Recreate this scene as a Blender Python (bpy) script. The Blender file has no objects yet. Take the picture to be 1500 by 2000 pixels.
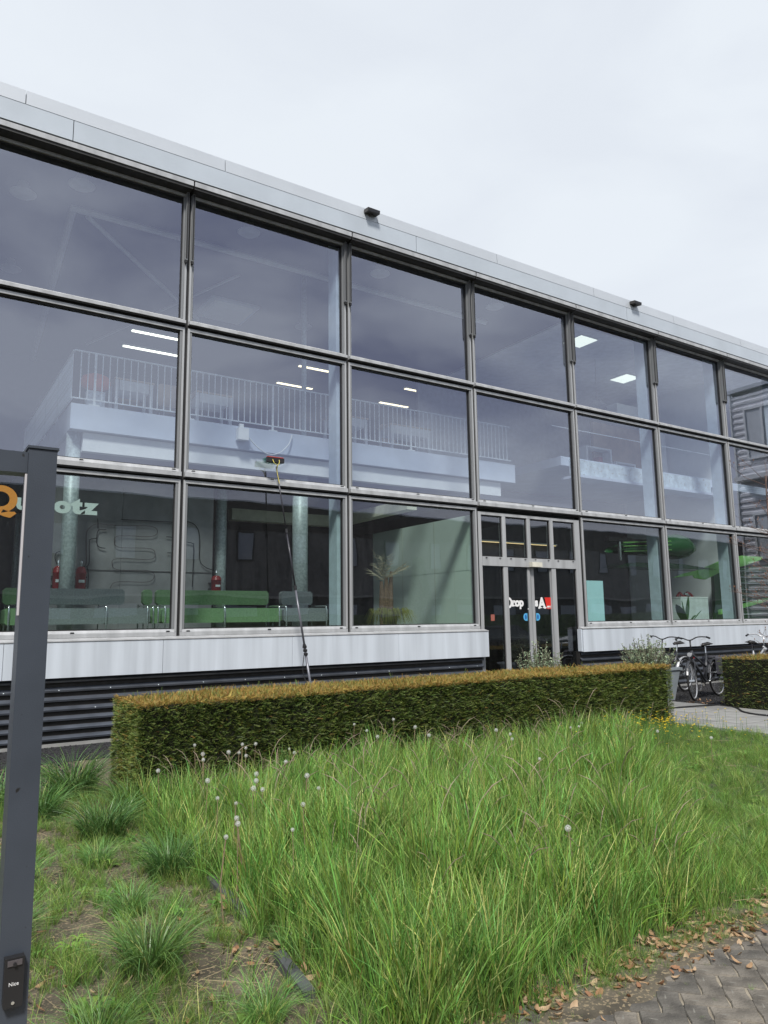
import bpy, math, random
from mathutils import Vector, Matrix
random.seed(7)
R = random.random
def U(a, b): return a + (b - a) * random.random()
D = bpy.data
SC = bpy.context.scene
COL = SC.collection

# ------------------------------------------------------------------ camera
CAMP = (-0.519, -11.426, 1.692)
cam = D.cameras.new('camera'); camo = D.objects.new('camera', cam); COL.objects.link(camo)
yw, pt, rl = -0.58100, 0.14818, 0.01348
cy, sy, cp, sp, cr, sr = math.cos(yw), math.sin(yw), math.cos(pt), math.sin(pt), math.cos(rl), math.sin(rl)
M3 = Matrix(((cy, -sy, 0), (sy, cy, 0), (0, 0, 1))) @ Matrix(((1, 0, 0), (0, cp, -sp), (0, sp, cp))) @ Matrix(((cr, 0, sr), (0, 1, 0), (-sr, 0, cr)))
rt, fw, up = M3.col[0], M3.col[1], M3.col[2]
camo.matrix_world = Matrix(((rt[0], up[0], -fw[0], CAMP[0]), (rt[1], up[1], -fw[1], CAMP[1]), (rt[2], up[2], -fw[2], CAMP[2]), (0, 0, 0, 1)))
cam.sensor_fit = 'HORIZONTAL'; cam.sensor_width = 36; cam.lens = 1422.65 / 1500 * 36
cam.clip_start = 0.05; cam.clip_end = 3000
SC.camera = camo

# ------------------------------------------------------------------ sky, sun, exposure
SUN_EL, SUN_DIR = math.radians(52), Vector((-0.45, -0.75, 0))
W = D.worlds.new('World'); SC.world = W; W.use_nodes = True
nt = W.node_tree; nt.nodes.clear()
def wn(t, **k):
    n = nt.nodes.new(t)
    for a, b in k.items(): setattr(n, a, b)
    return n
sky = wn('ShaderNodeTexSky', sky_type='NISHITA', sun_disc=False)
sky.sun_elevation = SUN_EL; sky.sun_rotation = math.atan2(SUN_DIR.x, SUN_DIR.y)
tc = wn('ShaderNodeTexCoord'); mp = wn('ShaderNodeMapping'); mp.inputs['Scale'].default_value = (1.0, 1.0, 2.2)
mp.inputs['Location'].default_value = (0.3, 1.7, 0.2)
nz = wn('ShaderNodeTexNoise'); nz.inputs['Scale'].default_value = 3.4; nz.inputs['Detail'].default_value = 5; nz.inputs['Roughness'].default_value = 0.5
nz.inputs['Distortion'].default_value = 0.35
rp = wn('ShaderNodeValToRGB')
rp.color_ramp.elements[0].position = 0.36; rp.color_ramp.elements[0].color = (0.50, 0.51, 0.62, 1)
rp.color_ramp.elements[1].position = 0.62; rp.color_ramp.elements[1].color = (1.0, 1.0, 1.0, 1)
mx = wn('ShaderNodeMix', data_type='RGBA'); mx.inputs[0].default_value = 0.95
bg = wn('ShaderNodeBackground'); bg.inputs['Strength'].default_value = 0.1
wo = wn('ShaderNodeOutputWorld')
lk = nt.links.new
lk(tc.outputs['Generated'], mp.inputs[0]); lk(mp.outputs[0], nz.inputs['Vector']); lk(nz.outputs[0], rp.inputs[0])
# thin even cloud with heavier, more broken cloud towards the south (-y)
sx = wn('ShaderNodeSeparateXYZ'); lk(tc.outputs['Generated'], sx.inputs[0])
mr_ = wn('ShaderNodeMapRange'); mr_.inputs[1].default_value = 0.5; mr_.inputs[2].default_value = -0.6; mr_.inputs[3].default_value = 0.12; mr_.inputs[4].default_value = 1.0; lk(sx.outputs['Y'], mr_.inputs[0])
m2_ = wn('ShaderNodeMix', data_type='RGBA'); m2_.inputs[6].default_value = (1, 1, 1, 1); lk(mr_.outputs[0], m2_.inputs[0]); lk(rp.outputs[0], m2_.inputs[7])
m3_ = wn('ShaderNodeMix', data_type='RGBA', blend_type='MULTIPLY'); m3_.inputs[0].default_value = 1; m3_.inputs[6].default_value = (5.6, 5.95, 6.35, 1); lk(m2_.outputs[2], m3_.inputs[7])
lk(sky.outputs[0], mx.inputs[6]); lk(m3_.outputs[2], mx.inputs[7]); lk(mx.outputs[2], bg.inputs[0]); lk(bg.outputs[0], wo.inputs[0])
sl = D.lights.new('sun', 'SUN'); sl.energy = 2.6; sl.angle = math.radians(10); sl.color = (1, 0.96, 0.9)
so = D.objects.new('sun', sl); COL.objects.link(so)
sd = SUN_DIR.normalized() * math.cos(SUN_EL) + Vector((0, 0, math.sin(SUN_EL)))
so.rotation_euler = (-sd).to_track_quat('-Z', 'Y').to_euler()
vs = SC.view_settings; vs.view_transform = 'Standard'; vs.look = 'None'; vs.exposure = 0.60; vs.gamma = 1; vs.use_curve_mapping = False
SC.cycles.max_bounces = 8; SC.cycles.transparent_max_bounces = 16; SC.cycles.diffuse_bounces = 3; SC.cycles.glossy_bounces = 4
SC.cycles.caustics_reflective = False; SC.cycles.caustics_refractive = False
SC.cycles.use_denoising = True

# ------------------------------------------------------------------ materials
MC = {}
def mat(name, col, rough=0.6, metal=0.0, var=0.10, scale=6.0, bump=0.0, bscale=60.0, streak=False, emit=None, spec=0.5, transl=0.0, randv=0.0, attr=False, speck=None, spscale=300.0, spth=0.72):
    if name in MC: return MC[name]
    m = D.materials.new(name); m.use_nodes = True; t = m.node_tree; N = t.nodes; L = t.links.new
    b = N['Principled BSDF']; b.inputs['Roughness'].default_value = rough; b.inputs['Metallic'].default_value = metal
    b.inputs['Specular IOR Level'].default_value = spec
    g = N.new('ShaderNodeTexCoord'); mp_ = N.new('ShaderNodeMapping'); L(g.outputs['Object'], mp_.inputs[0])
    if streak: mp_.inputs['Scale'].default_value = (1, 1, 0.06)
    n = N.new('ShaderNodeTexNoise'); n.inputs['Scale'].default_value = scale; n.inputs['Detail'].default_value = 5; L(mp_.outputs[0], n.inputs['Vector'])
    mr = N.new('ShaderNodeMapRange'); mr.inputs[1].default_value = 0.3; mr.inputs[2].default_value = 0.7
    mr.inputs[3].default_value = 1 - var; mr.inputs[4].default_value = 1 + var; L(n.outputs[0], mr.inputs[0])
    v = N.new('ShaderNodeVectorMath'); v.operation = 'SCALE'; v.inputs[0].default_value = col[:3]; L(mr.outputs[0], v.inputs['Scale'])
    out = v.outputs[0]
    if randv:
        oi = N.new('ShaderNodeObjectInfo'); h = N.new('ShaderNodeHueSaturation'); L(out, h.inputs['Color'])
        a = N.new('ShaderNodeMapRange'); a.inputs[3].default_value = 1 - randv; a.inputs[4].default_value = 1 + randv; L(oi.outputs['Random'], a.inputs[0]); L(a.outputs[0], h.inputs['Value'])
        wnz = N.new('ShaderNodeTexWhiteNoise'); wnz.noise_dimensions = '1D'; L(oi.outputs['Random'], wnz.inputs['W'])
        a2 = N.new('ShaderNodeMapRange'); a2.inputs[3].default_value = 0.5 - randv * 0.09; a2.inputs[4].default_value = 0.5 + randv * 0.06; L(wnz.outputs[0], a2.inputs[0]); L(a2.outputs[0], h.inputs['Hue'])
        out = h.outputs[0]
    if attr:
        at = N.new('ShaderNodeAttribute'); at.attribute_name = 'tone'
        vm = N.new('ShaderNodeVectorMath'); vm.operation = 'MULTIPLY'; L(out, vm.inputs[0]); L(at.outputs['Color'], vm.inputs[1]); out = vm.outputs[0]
    if speck:
        n3 = N.new('ShaderNodeTexNoise'); n3.inputs['Scale'].default_value = spscale; n3.inputs['Detail'].default_value = 2; L(g.outputs['Object'], n3.inputs['Vector'])
        m3 = N.new('ShaderNodeMapRange'); m3.inputs[1].default_value = spth - 0.03; m3.inputs[2].default_value = spth; L(n3.outputs[0], m3.inputs[0])
        mm = N.new('ShaderNodeMix'); mm.data_type = 'RGBA'; L(m3.outputs[0], mm.inputs[0]); L(out, mm.inputs[6]); mm.inputs[7].default_value = (*speck, 1); out = mm.outputs[2]
    L(out, b.inputs['Base Color'])
    if bump:
        n2 = N.new('ShaderNodeTexNoise'); n2.inputs['Scale'].default_value = bscale; n2.inputs['Detail'].default_value = 4; L(g.outputs['Object'], n2.inputs['Vector'])
        bp = N.new('ShaderNodeBump'); bp.inputs['Strength'].default_value = bump; bp.inputs['Distance'].default_value = 0.01
        L(n2.outputs[0], bp.inputs['Height']); L(bp.outputs[0], b.inputs['Normal'])
    if emit:
        b.inputs['Emission Color'].default_value = (*emit[0], 1); b.inputs['Emission Strength'].default_value = emit[1]
    if transl:
        tr = N.new('ShaderNodeBsdfTranslucent'); L(out, tr.inputs[0]); ms = N.new('ShaderNodeMixShader'); ms.inputs[0].default_value = transl
        L(b.outputs[0], ms.inputs[1]); L(tr.outputs[0], ms.inputs[2]); L(ms.outputs[0], N['Material Output'].inputs[0])
    MC[name] = m; return m

def glass_mat(name, r0, tint, rtint=(0.86, 0.88, 1.0), dirt=0.04, wav=0.0):
    """thin coated glazing: Schlick reflectance by viewing angle over a tinted clear layer, with dried drops and dust"""
    m = D.materials.new(name); m.use_nodes = True; t = m.node_tree; N = t.nodes; L = t.links.new; N.clear()
    def ma(op, a, b=None):
        n = N.new('ShaderNodeMath'); n.operation = op
        for i, q in enumerate((a, b)):
            if q is None: continue
            if isinstance(q, (int, float)): n.inputs[i].default_value = q
            else: L(q, n.inputs[i])
        return n.outputs[0]
    ge = N.new('ShaderNodeNewGeometry'); dp = N.new('ShaderNodeVectorMath'); dp.operation = 'DOT_PRODUCT'
    L(ge.outputs['Incoming'], dp.inputs[0]); L(ge.outputs['Normal'], dp.inputs[1])
    F = ma('ADD', ma('MULTIPLY', ma('POWER', ma('SUBTRACT', 1.0, ma('ABSOLUTE', dp.outputs['Value'])), 5.0), 1 - r0), r0)
    gl = N.new('ShaderNodeBsdfGlossy'); gl.inputs['Roughness'].default_value = 0.0; gl.inputs['Color'].default_value = (*rtint, 1)
    tr = N.new('ShaderNodeBsdfTransparent'); tr.inputs[0].default_value = (*tint, 1)
    g = N.new('ShaderNodeTexCoord')
    if wav:
        n2 = N.new('ShaderNodeTexNoise'); n2.inputs['Scale'].default_value = 0.9; n2.inputs['Detail'].default_value = 1; L(g.outputs['Object'], n2.inputs['Vector'])
        bp = N.new('ShaderNodeBump'); bp.inputs['Strength'].default_value = 1; bp.inputs['Distance'].default_value = wav; L(n2.outputs[0], bp.inputs['Height']); L(bp.outputs[0], gl.inputs['Normal'])
    ms = N.new('ShaderNodeMixShader'); L(F, ms.inputs[0]); L(tr.outputs[0], ms.inputs[1]); L(gl.outputs[0], ms.inputs[2])
    df = N.new('ShaderNodeBsdfDiffuse'); df.inputs[0].default_value = (0.75, 0.77, 0.78, 1)
    n3 = N.new('ShaderNodeTexNoise'); n3.inputs['Scale'].default_value = 110; n3.inputs['Detail'].default_value = 1; L(g.outputs['Object'], n3.inputs['Vector'])
    sp_ = ma('MULTIPLY', ma('GREATER_THAN', n3.outputs[0], 0.66), 0.16)
    mp_ = N.new('ShaderNodeMapping'); mp_.inputs['Scale'].default_value = (6, 6, 0.7); L(g.outputs['Object'], mp_.inputs[0])
    n4 = N.new('ShaderNodeTexNoise'); n4.inputs['Scale'].default_value = 2; n4.inputs['Detail'].default_value = 6; L(mp_.outputs[0], n4.inputs['Vector'])
    film = ma('MULTIPLY', ma('POWER', n4.outputs[0], 2.0), dirt)
    fac = ma('ADD', ma('MULTIPLY', sp_, min(1.0, dirt * 12)), film)
    m2 = N.new('ShaderNodeMixShader'); L(fac, m2.inputs[0]); L(ms.outputs[0], m2.inputs[1]); L(df.outputs[0], m2.inputs[2])
    o = N.new('ShaderNodeOutputMaterial'); L(m2.outputs[0], o.inputs[0])
    return m

ALU = mat('satin aluminium', (0.445, 0.455, 0.465), 0.42, 0.15, 0.2, 5, streak=True)
ALUD = mat('dark aluminium channel', (0.25, 0.26, 0.27), 0.45, 0.15, 0.15, 9, streak=True)  # darker aluminium for the recessed steps, guide rails and threshold
RUB = mat('black gasket rubber', (0.014, 0.014, 0.015), 0.6)
DRK = mat('dark anodised soffit', (0.028, 0.027, 0.026), 0.5, 0, 0.3, 12)
PAN = mat('weathered white metal panel', (0.59, 0.64, 0.70), 0.42, 0.0, 0.15, 5, streak=True)
FAS = mat('pale grey metal fascia', (0.50, 0.55, 0.60), 0.38, 0.1, 0.06, 1.4)
FAS2 = mat('pale grey metal coping', (0.51, 0.545, 0.585), 0.40, 0.1, 0.05, 1.1)
COR = mat('anthracite corrugated steel', (0.20, 0.225, 0.27), 0.33, 0.75, 0.2, 4)
CONC = mat('grey concrete', (0.30, 0.30, 0.29), 0.85, 0, 0.15, 3, 0.3, 40)
CONW = mat('smooth dark concrete wall', (0.24, 0.245, 0.25), 0.75, 0, 0.18, 2.5)
WHITE = mat('white interior paint', (0.88, 0.92, 0.92), 0.6, 0, 0.03)
SLAB = mat('pale grey plastered slab edge', (0.60, 0.68, 0.80), 0.7, 0, 0.08, 2)
GALV = mat('galvanised steel', (0.82, 0.9, 0.94), 0.45, 0.0, 0.2, 25)
INDK = mat('dark interior lining', (0.05, 0.05, 0.055), 0.8)
FLOOR = mat('grey interior floor', (0.12, 0.12, 0.12), 0.5)
CEIL = mat('grey interior ceiling', (0.06, 0.06, 0.07), 0.8, 0, 0.1, 1)
GREENW = mat('pale green glass partition panel', (0.64, 0.75, 0.68), 0.3, 0, 0.05, 1)
SEAM = mat('partition seam strip', (0.45, 0.5, 0.42), 0.5)
GL_UP = glass_mat('upper solar glazing', 0.31, (0.92, 0.96, 1.0), (0.83, 0.86, 1.0), 0.012, 0.0035)
GL_LO = glass_mat('lower glazing with dried drops', 0.17, (0.86, 0.95, 0.92), (0.88, 0.89, 1.0), 0.03, 0.004)
GL_DOOR = glass_mat('dark door glazing', 0.15, (0.35, 0.40, 0.42), (0.85, 0.88, 0.95), 0.02)
LIT = mat('lit fluorescent tube', (0.9, 0.9, 0.9), 0.5, emit=((1.0, 1.0, 0.84), 1.8))
LIT2 = mat('lit warm fluorescent tube', (0.9, 0.9, 0.8), 0.5, emit=((1.0, 0.86, 0.55), 1.7))
LITW = mat('lit warm strip', (0.9, 0.8, 0.6), 0.5, emit=((1.0, 0.72, 0.36), 0.6))
BLK = mat('black plastic', (0.02, 0.02, 0.022), 0.4)
CHR = mat('chrome tube', (0.75, 0.77, 0.78), 0.15, 0.9)

# ------------------------------------------------------------------ mesh helpers
class MB:
    def __init__(s): s.v = []; s.f = []; s.mi = []; s.cur = 0; s.tone = None
    def add(s, vs, fs, mi=None):
        o = len(s.v); s.v += [tuple(v) for v in vs]; s.f += [tuple(i + o for i in f) for f in fs]
        s.mi += [s.cur if mi is None else mi] * len(fs); return s
    def box(s, x0, x1, y0, y1, z0, z1, M=None, mi=None):
        v = [Vector((x, y, z)) for z in (z0, z1) for y in (y0, y1) for x in (x0, x1)]
        if M: v = [M @ p for p in v]
        return s.add(v, [(0, 2, 3, 1), (4, 5, 7, 6), (0, 1, 5, 4), (2, 6, 7, 3), (0, 4, 6, 2), (1, 3, 7, 5)], mi)
    def tube(s, pts, r, n=8, mi=None, caps=True):
        pts = [Vector(p) for p in pts]; rs = r if isinstance(r, (list, tuple)) else [r] * len(pts)
        vs = []; prev = None
        for i, p in enumerate(pts):
            d = (pts[min(i + 1, len(pts) - 1)] - pts[max(i - 1, 0)]).normalized()
            if prev is None:
                a = d.cross(Vector((0, 0, 1)));
                if a.length < 1e-3: a = Vector((1, 0, 0))
            else: a = prev - d * prev.dot(d)
            a.normalize(); b = d.cross(a); prev = a
            for k in range(n):
                t = 2 * math.pi * k / n; vs.append(p + (a * math.cos(t) + b * math.sin(t)) * rs[i])
        fs = [(i * n + k, i * n + (k + 1) % n, (i + 1) * n + (k + 1) % n, (i + 1) * n + k) for i in range(len(pts) - 1) for k in range(n)]
        if caps: fs += [tuple(reversed(range(n))), tuple(range((len(pts) - 1) * n, len(pts) * n))]
        return s.add(vs, fs, mi)
    def lathe(s, prof, c=(0, 0, 0), n=16, M=None, mi=None):
        vs = []
        for r, z in prof:
            for k in range(n):
                t = 2 * math.pi * k / n; p = Vector((c[0] + r * math.cos(t), c[1] + r * math.sin(t), c[2] + z)); vs.append(M @ p if M else p)
        fs = [(i * n + k, i * n + (k + 1) % n, (i + 1) * n + (k + 1) % n, (i + 1) * n + k) for i in range(len(prof) - 1) for k in range(n)]
        fs += [tuple(reversed(range(n))), tuple(range((len(prof) - 1) * n, len(prof) * n))]
        return s.add(vs, fs, mi)
    def prism(s, poly, a0, a1, axis='y', M=None, mi=None):
        def P(u, w, a): return Vector((u, a, w)) if axis == 'y' else (Vector((a, u, w)) if axis == 'x' else Vector((u, w, a)))
        n = len(poly); vs = [P(u, w, a0) for u, w in poly] + [P(u, w, a1) for u, w in poly]
        if M: vs = [M @ p for p in vs]
        fs = [tuple(range(n)), tuple(reversed(range(n, 2 * n)))] + [(i, i + n, (i + 1) % n + n, (i + 1) % n) for i in range(n)]
        return s.add(vs, fs, mi)
    def mesh(s, name, *mats, smooth=False, tone=None, bevel=0):
        me = D.meshes.new(name); me.from_pydata(s.v, [], s.f)
        for m in mats: me.materials.append(m)
        if len(mats) > 1:
            for p, i in zip(me.polygons, s.mi): p.material_index = i
        if smooth:
            for p in me.polygons: p.use_smooth = True
        if tone is not None:
            a = me.color_attributes.new('tone', 'FLOAT_COLOR', 'POINT')
            for i, c in enumerate(tone): a.data[i].color = (*c, 1)
        me.update(); return me
    def build(s, name, m, parent=None, loc=None, smooth=False, **k):
        me = s.mesh(name, *(m if isinstance(m, (list, tuple)) else (m,)), smooth=smooth)
        return put(name, me, parent, loc or (0, 0, 0), **k)
def put(name, me, parent=None, loc=(0, 0, 0), rot=(0, 0, 0), scale=(1, 1, 1), **k):
    o = D.objects.new(name, me); COL.objects.link(o); o.location = loc; o.rotation_euler = rot
    o.scale = scale if hasattr(scale, '__len__') else (scale,) * 3
    if parent: o.parent = parent
    for a, b in k.items():
        if b: o[a] = b
    return o
def T(name, label, cat, loc=(0, 0, 0), rz=0, group=None):
    o = D.objects.new(name, None); COL.objects.link(o); o.location = loc; o.rotation_euler = (0, 0, rz); o.empty_display_size = 0.2
    o['label'] = label; o['category'] = cat
    if group: o['group'] = group
    return o
def bx(name, m, parent, x0, x1, y0, y1, z0, z1, **k): return MB().box(x0, x1, y0, y1, z0, z1).build(name, m, parent, **k)
def text_mesh(txt, m, size, bold=0.0, ext=0.002, shear=0):
    c = D.curves.new('lettering', 'FONT'); c.body = txt; c.size = size; c.offset = bold; c.extrude = ext; c.shear = shear
    o = D.objects.new('lettering', c); COL.objects.link(o)
    bpy.context.view_layer.update()
    me = D.meshes.new_from_object(o.evaluated_get(bpy.context.evaluated_depsgraph_get())); D.objects.remove(o)
    me.materials.clear(); me.materials.append(m); return me
TXR = math.pi / 2

# ------------------------------------------------------------------ ground, paths, street
def sheet(name, m, x0, x1, y0, y1, z, **k):
    return MB().add([(x0, y0, z), (x1, y0, z), (x1, y1, z), (x0, y1, z)], [(0, 1, 2, 3)]).build(name, m, None, kind='structure', **k)
SOIL = mat('brown garden soil with litter', (0.10, 0.085, 0.06), 0.95, 0, 0.5, 5, 0.9, 45, speck=(0.24, 0.19, 0.12), spscale=55, spth=0.60)
MB().add([(-700, -11.99, 0), (700, -11.99, 0), (700, 900, 0), (-700, 900, 0)], [(0, 1, 2, 3)]).build('ground', SOIL, None, kind='structure')
ASPH = mat('wet grey asphalt', (0.055, 0.055, 0.058), 0.7, 0, 0.2, 3, 0.5, 150)
sheet('street', ASPH, -700, 700, -900, -11.99, -0.12)
bx('kerb', CONC, None, -60, 60, -12.11, -11.985, -0.14, 0.012, kind='structure')
GRVB = mat('dark gravel bed base', (0.02, 0.02, 0.022), 0.9, 0, 0.5, 20, 1.0, 80)
sheet('gravel_bed', GRVB, -8, 24, -1.35, -0.05, 0.006)
sheet('gravel_bed', GRVB, 12.35, 24, -3.2, -1.35, 0.006)
sheet('lawn', mat('mown turf base', (0.045, 0.065, 0.022), 0.95, 0, 0.4, 6, 0.8, 50), 1.25, 9.75, -8.98, -3.1, 0.006)
SAND = mat('sandy joint bed', (0.27, 0.235, 0.18), 0.95, 0, 0.35, 10, 0.5, 90)
brick_path = sheet('brick_pavement', SAND, -9, 12, -11.98, -8.99, 0.029)
PATHB = mat('path joint bed', (0.09, 0.088, 0.08), 0.95, 0, 0.3, 8)
path = sheet('concrete_path', PATHB, 9.76, 12.3, -8.985, -0.1, 0.010)
PSL = [mat('grey paving slab %s' % n, c, 0.8, 0, 0.16, 4, 0.35, 60) for n, c in (('a', (0.25, 0.25, 0.245)), ('b', (0.215, 0.215, 0.21)), ('c', (0.28, 0.28, 0.27)))]
slab_m = [MB().prism([(0.006, 0.006), (0.624, 0.006), (0.624, 0.414), (0.006, 0.414)], 0, 0.036, 'z').mesh('paving_slab', m) for m in PSL]
for i in range(4):
    for j in range(21):
        put('paving_slab', random.choice(slab_m), path, (9.77 + i * 0.63, -8.98 + j * 0.42, 0.012 + U(-0.002, 0.002)), (U(-.002, .002), U(-.002, .002), 0))
# herringbone pavers close to the camera
BRK = [mat('worn grey brown paver %s' % n, c, 0.9, 0, 0.45, 9, 0.9, 70, speck=(0.21, 0.20, 0.175), spscale=55, spth=0.70) for n, c in (('a', (0.125, 0.112, 0.094)), ('b', (0.155, 0.138, 0.115)), ('c', (0.10, 0.092, 0.08)))]
def paver_mesh(m):
    # zigzag sided interlocking block, bevelled top
    p = []
    L_, H_ = 0.192, 0.097; z = 0.006
    for t, o in ((0, 0), (.25, -1), (.5, 0), (.75, 1), (1, 0)): p.append((t * L_, o * z * 0.9))
    for t, o in ((1, 0), (.75, 1), (.5, 0), (.25, -1), (0, 0)): p.append((t * L_, H_ + o * z * 0.9))
    cx_, cy_ = L_ / 2, H_ / 2; n = len(p)
    v = [(x, y, 0) for x, y in p] + [(x, y, 0.026) for x, y in p] + [(cx_ + (x - cx_) * 0.955, cy_ + (y - cy_) * 0.91, 0.033) for x, y in p]
    f = [(i, (i + 1) % n, (i + 1) % n + n, i + n) for i in range(n)] + [(i + n, (i + 1) % n + n, (i + 1) % n + 2 * n, i + 2 * n) for i in range(n)] + [tuple(range(2 * n, 3 * n))]
    me = D.meshes.new('brick'); me.from_pydata(v, [], f); me.materials.append(m); return me
pv = [paver_mesh(m) for m in BRK]
cells = []
u = 0.1
for i in range(-30, 60):
    for j in range(-16, 18):
        k = (i - j) % 4
        # rotated 45 degrees herringbone
        if k == 0: a, b, r = i, j, 0
        elif k == 2: a, b, r = i, j, 1
        else: continue
        x = a * u; y = b * u
        if r: x += u; y -= u
        xr = 3.2 + (x - y) * 0.7071 * 1.0; yr = -9.6 + (x + y) * 0.7071
        cells.append((xr, yr, math.radians(45 + (90 if r else 0))))
near, far = [], []
for c in cells:
    if -10.6 < c[1] < -8.97 and 0.6 < c[0] < 6.0: near.append(c)
near.sort(key=lambda c: (c[0] - 2.9) ** 2 + (c[1] + 9.3) ** 2)
for c in near[:290]:
    put('brick', random.choice(pv), brick_path, (c[0], c[1], 0.004 + U(-.003, .003)), (U(-.012, .012), U(-.012, .012), c[2] + U(-.01, .01)))
mb = MB()
for c in near[290:]:
    mb.box(0.004, 0.192, 0.004, 0.096, 0.0, 0.03, Matrix.Translation((c[0], c[1], 0.006)) @ Matrix.Rotation(c[2], 4, 'Z'))
mb.build('brick_remainder', BRK[0], brick_path, kind='stuff')
# ragged mossy soil margin creeping over the paving edge
mb = MB(); vs = []; n_ = 260
for i in range(n_ + 1):
    x = -1.5 + i * 12 / n_; w_ = -.035 + 0.055 * math.sin(x * 2.3) + 0.035 * math.sin(x * 7.1 + 1) + U(-.02, .02)
    vs += [(x, -8.6, 0.0), (x, -8.86, 0.036), (x, -9.02 + w_, 0.041), (x, -9.045 + w_, 0.028)]
mb.add(vs, [(i * 4 + k, i * 4 + 4 + k, i * 4 + 5 + k, i * 4 + 1 + k) for i in range(n_) for k in range(3)])
mb.build('soil_margin', SOIL, None, kind='structure')
# garden edging strip in the bed
EDG = mat('dark recycled plastic edging', (0.085, 0.09, 0.095), 0.6, 0, 0.25, 8, 0.3, 60)
t = T('garden_edging', 'dark grey edging strip half buried between the planted bed and the tall grass', 'edging', (1.2, -7.3, 0))
for (x0, y0, x1, y1) in ((0.09, 0.78, 0.05, 0.02), (-0.01, -0.50, -0.07, -0.95)):
    MB().prism([(x0 - .028, y0), (x0 + .028, y0), (x1 + .03, y1), (x1 - .03, y1)], -0.03, 0.05, 'z').build('edging_length', EDG, t)

# ------------------------------------------------------------------ the glass fronted building
BW = 3.1
X0, X1 = -6.2, 24.0
B = T('office_building', 'long glass fronted two storey office building with grey metal fascia behind the hedge', 'building', (0, 0, 0))
KS = list(range(-2, 8))
rows = [dict(z0=1.503, z1=3.985, sill=.105, sy=-.012, gl=GL_LO), dict(z0=4.035, z1=6.555, sill=.135, sy=-.05, gl=GL_UP), dict(z0=6.612, z1=8.95, sill=.10, sy=-.06, gl=GL_UP)]
def frame_mesh(r, w):
    h = r['z1'] - r['z0']; m = MB(); s = r['sill']
    # stiles with a stepped face
    for sx in (0, 1):
        a, b, c = (0.026, 0.060, 0.098)
        if sx: a, b, c = w - b, w - a, 0
        m.box(a, b, 0.0, 0.13, 0, h, mi=0)
        if sx: m.box(w - 0.098, w - 0.062, 0.016, 0.13, s, h, mi=1)
        else: m.box(0.062, 0.098, 0.016, 0.13, s, h, mi=1)
        g0, g1 = (0.0985, 0.112) if not sx else (w - 0.112, w - 0.0985)
        m.box(g0, g1, 0.05, 0.10, s, h, mi=2)
    m.box(0.061, w - 0.061, 0.002, 0.13, h - 0.05, h, mi=0)           # head
    m.box(0.113, w - 0.113, 0.035, 0.125, h - 0.075, h - 0.051, mi=2)   # head gasket
    m.box(0.113, w - 0.113, 0.055, 0.10, s, s + 0.014, mi=2)
    m.box(0.061, w - 0.061, 0.022, 0.13, 0.002, s - 0.001, mi=1)
    return m.mesh('window', ALU, ALUD, RUB)
def sill_mesh(r, w):
    m = MB(); s = r['sill']
    m.prism([(r['sy'], 0.0), (r['sy'], s * 0.52), (r['sy'] + .012, s * 0.54), (0.0, s * .60), (0.021, s * 0.98), (0.021, 0.0)], 0.03, w - 0.03, 'x')
    return m.mesh('sill', ALU)
def pane_mesh(r, w):
    h = r['z1'] - r['z0']; m = MB().box(0.108, w - 0.108, 0.075, 0.093, r['sill'] + .005, h - 0.07, mi=1)
    m.mi[2] = 0
    back = MC.setdefault('inner glass face', None)
    return m
def mkclear():
    m = D.materials.new('clear inner glass face'); m.use_nodes = True; N = m.node_tree.nodes; N.clear()
    a = N.new('ShaderNodeBsdfTransparent'); a.inputs[0].default_value = (0.97, 0.985, 0.98, 1); o = N.new('ShaderNodeOutputMaterial'); m.node_tree.links.new(a.outputs[0], o.inputs[0]); return m
CLR = mkclear()
cap = MB().prism([(-.03, 0), (.03, 0), (.024, .016), (-.024, .016)], -0.014, 0.012, 'y').mesh('drain_cap', BLK)
fm, sm_, pm_ = {}, {}, {}
for ri, r in enumerate(rows):
    for k in KS:
        if ri == 0 and k == 3: continue
        x = k * BW; w = min(BW, X1 - x); key = (ri, round(w, 3))
        if key not in fm:
            fm[key] = frame_mesh(r, w); sm_[key] = sill_mesh(r, w); pm_[key] = pane_mesh(r, w).mesh('pane', r['gl'], CLR)
        f = put('window', fm[key], B, (x, 0, r['z0']))
        put('sill', sm_[key], f); put('pane', pm_[key], f, (0, 0, 0), (U(-.0012, .0012), 0, U(-.0012, .0012)))
        if ri < 2:
            for q in (0.16, w / 2, w - 0.16): put('drain_cap', cap, f, (q, r['sy'] - 0.004 if ri else 0.006, r['sill'] * (0.66 if ri else .62)))
        if ri == 2:
            gm = fm.setdefault(('g',), MB().box(-.021, .021, -.055, .012, 0, 1.22, mi=0).box(-.014, .014, -.062, -.056, 0.02, 1.2, mi=1).box(-.016, .016, -.05, .0, -0.05, -.002, mi=1).tube([(0, -.03, -.05), (0, -.03, -.085)], .007, 6, mi=1).mesh('guide_rail', ALUD, RUB))
            put('guide_rail', gm, f, (0.052, -0.004, 1.12)); put('guide_rail', gm, f, (w - 0.052, -0.004, 1.12))
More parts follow.
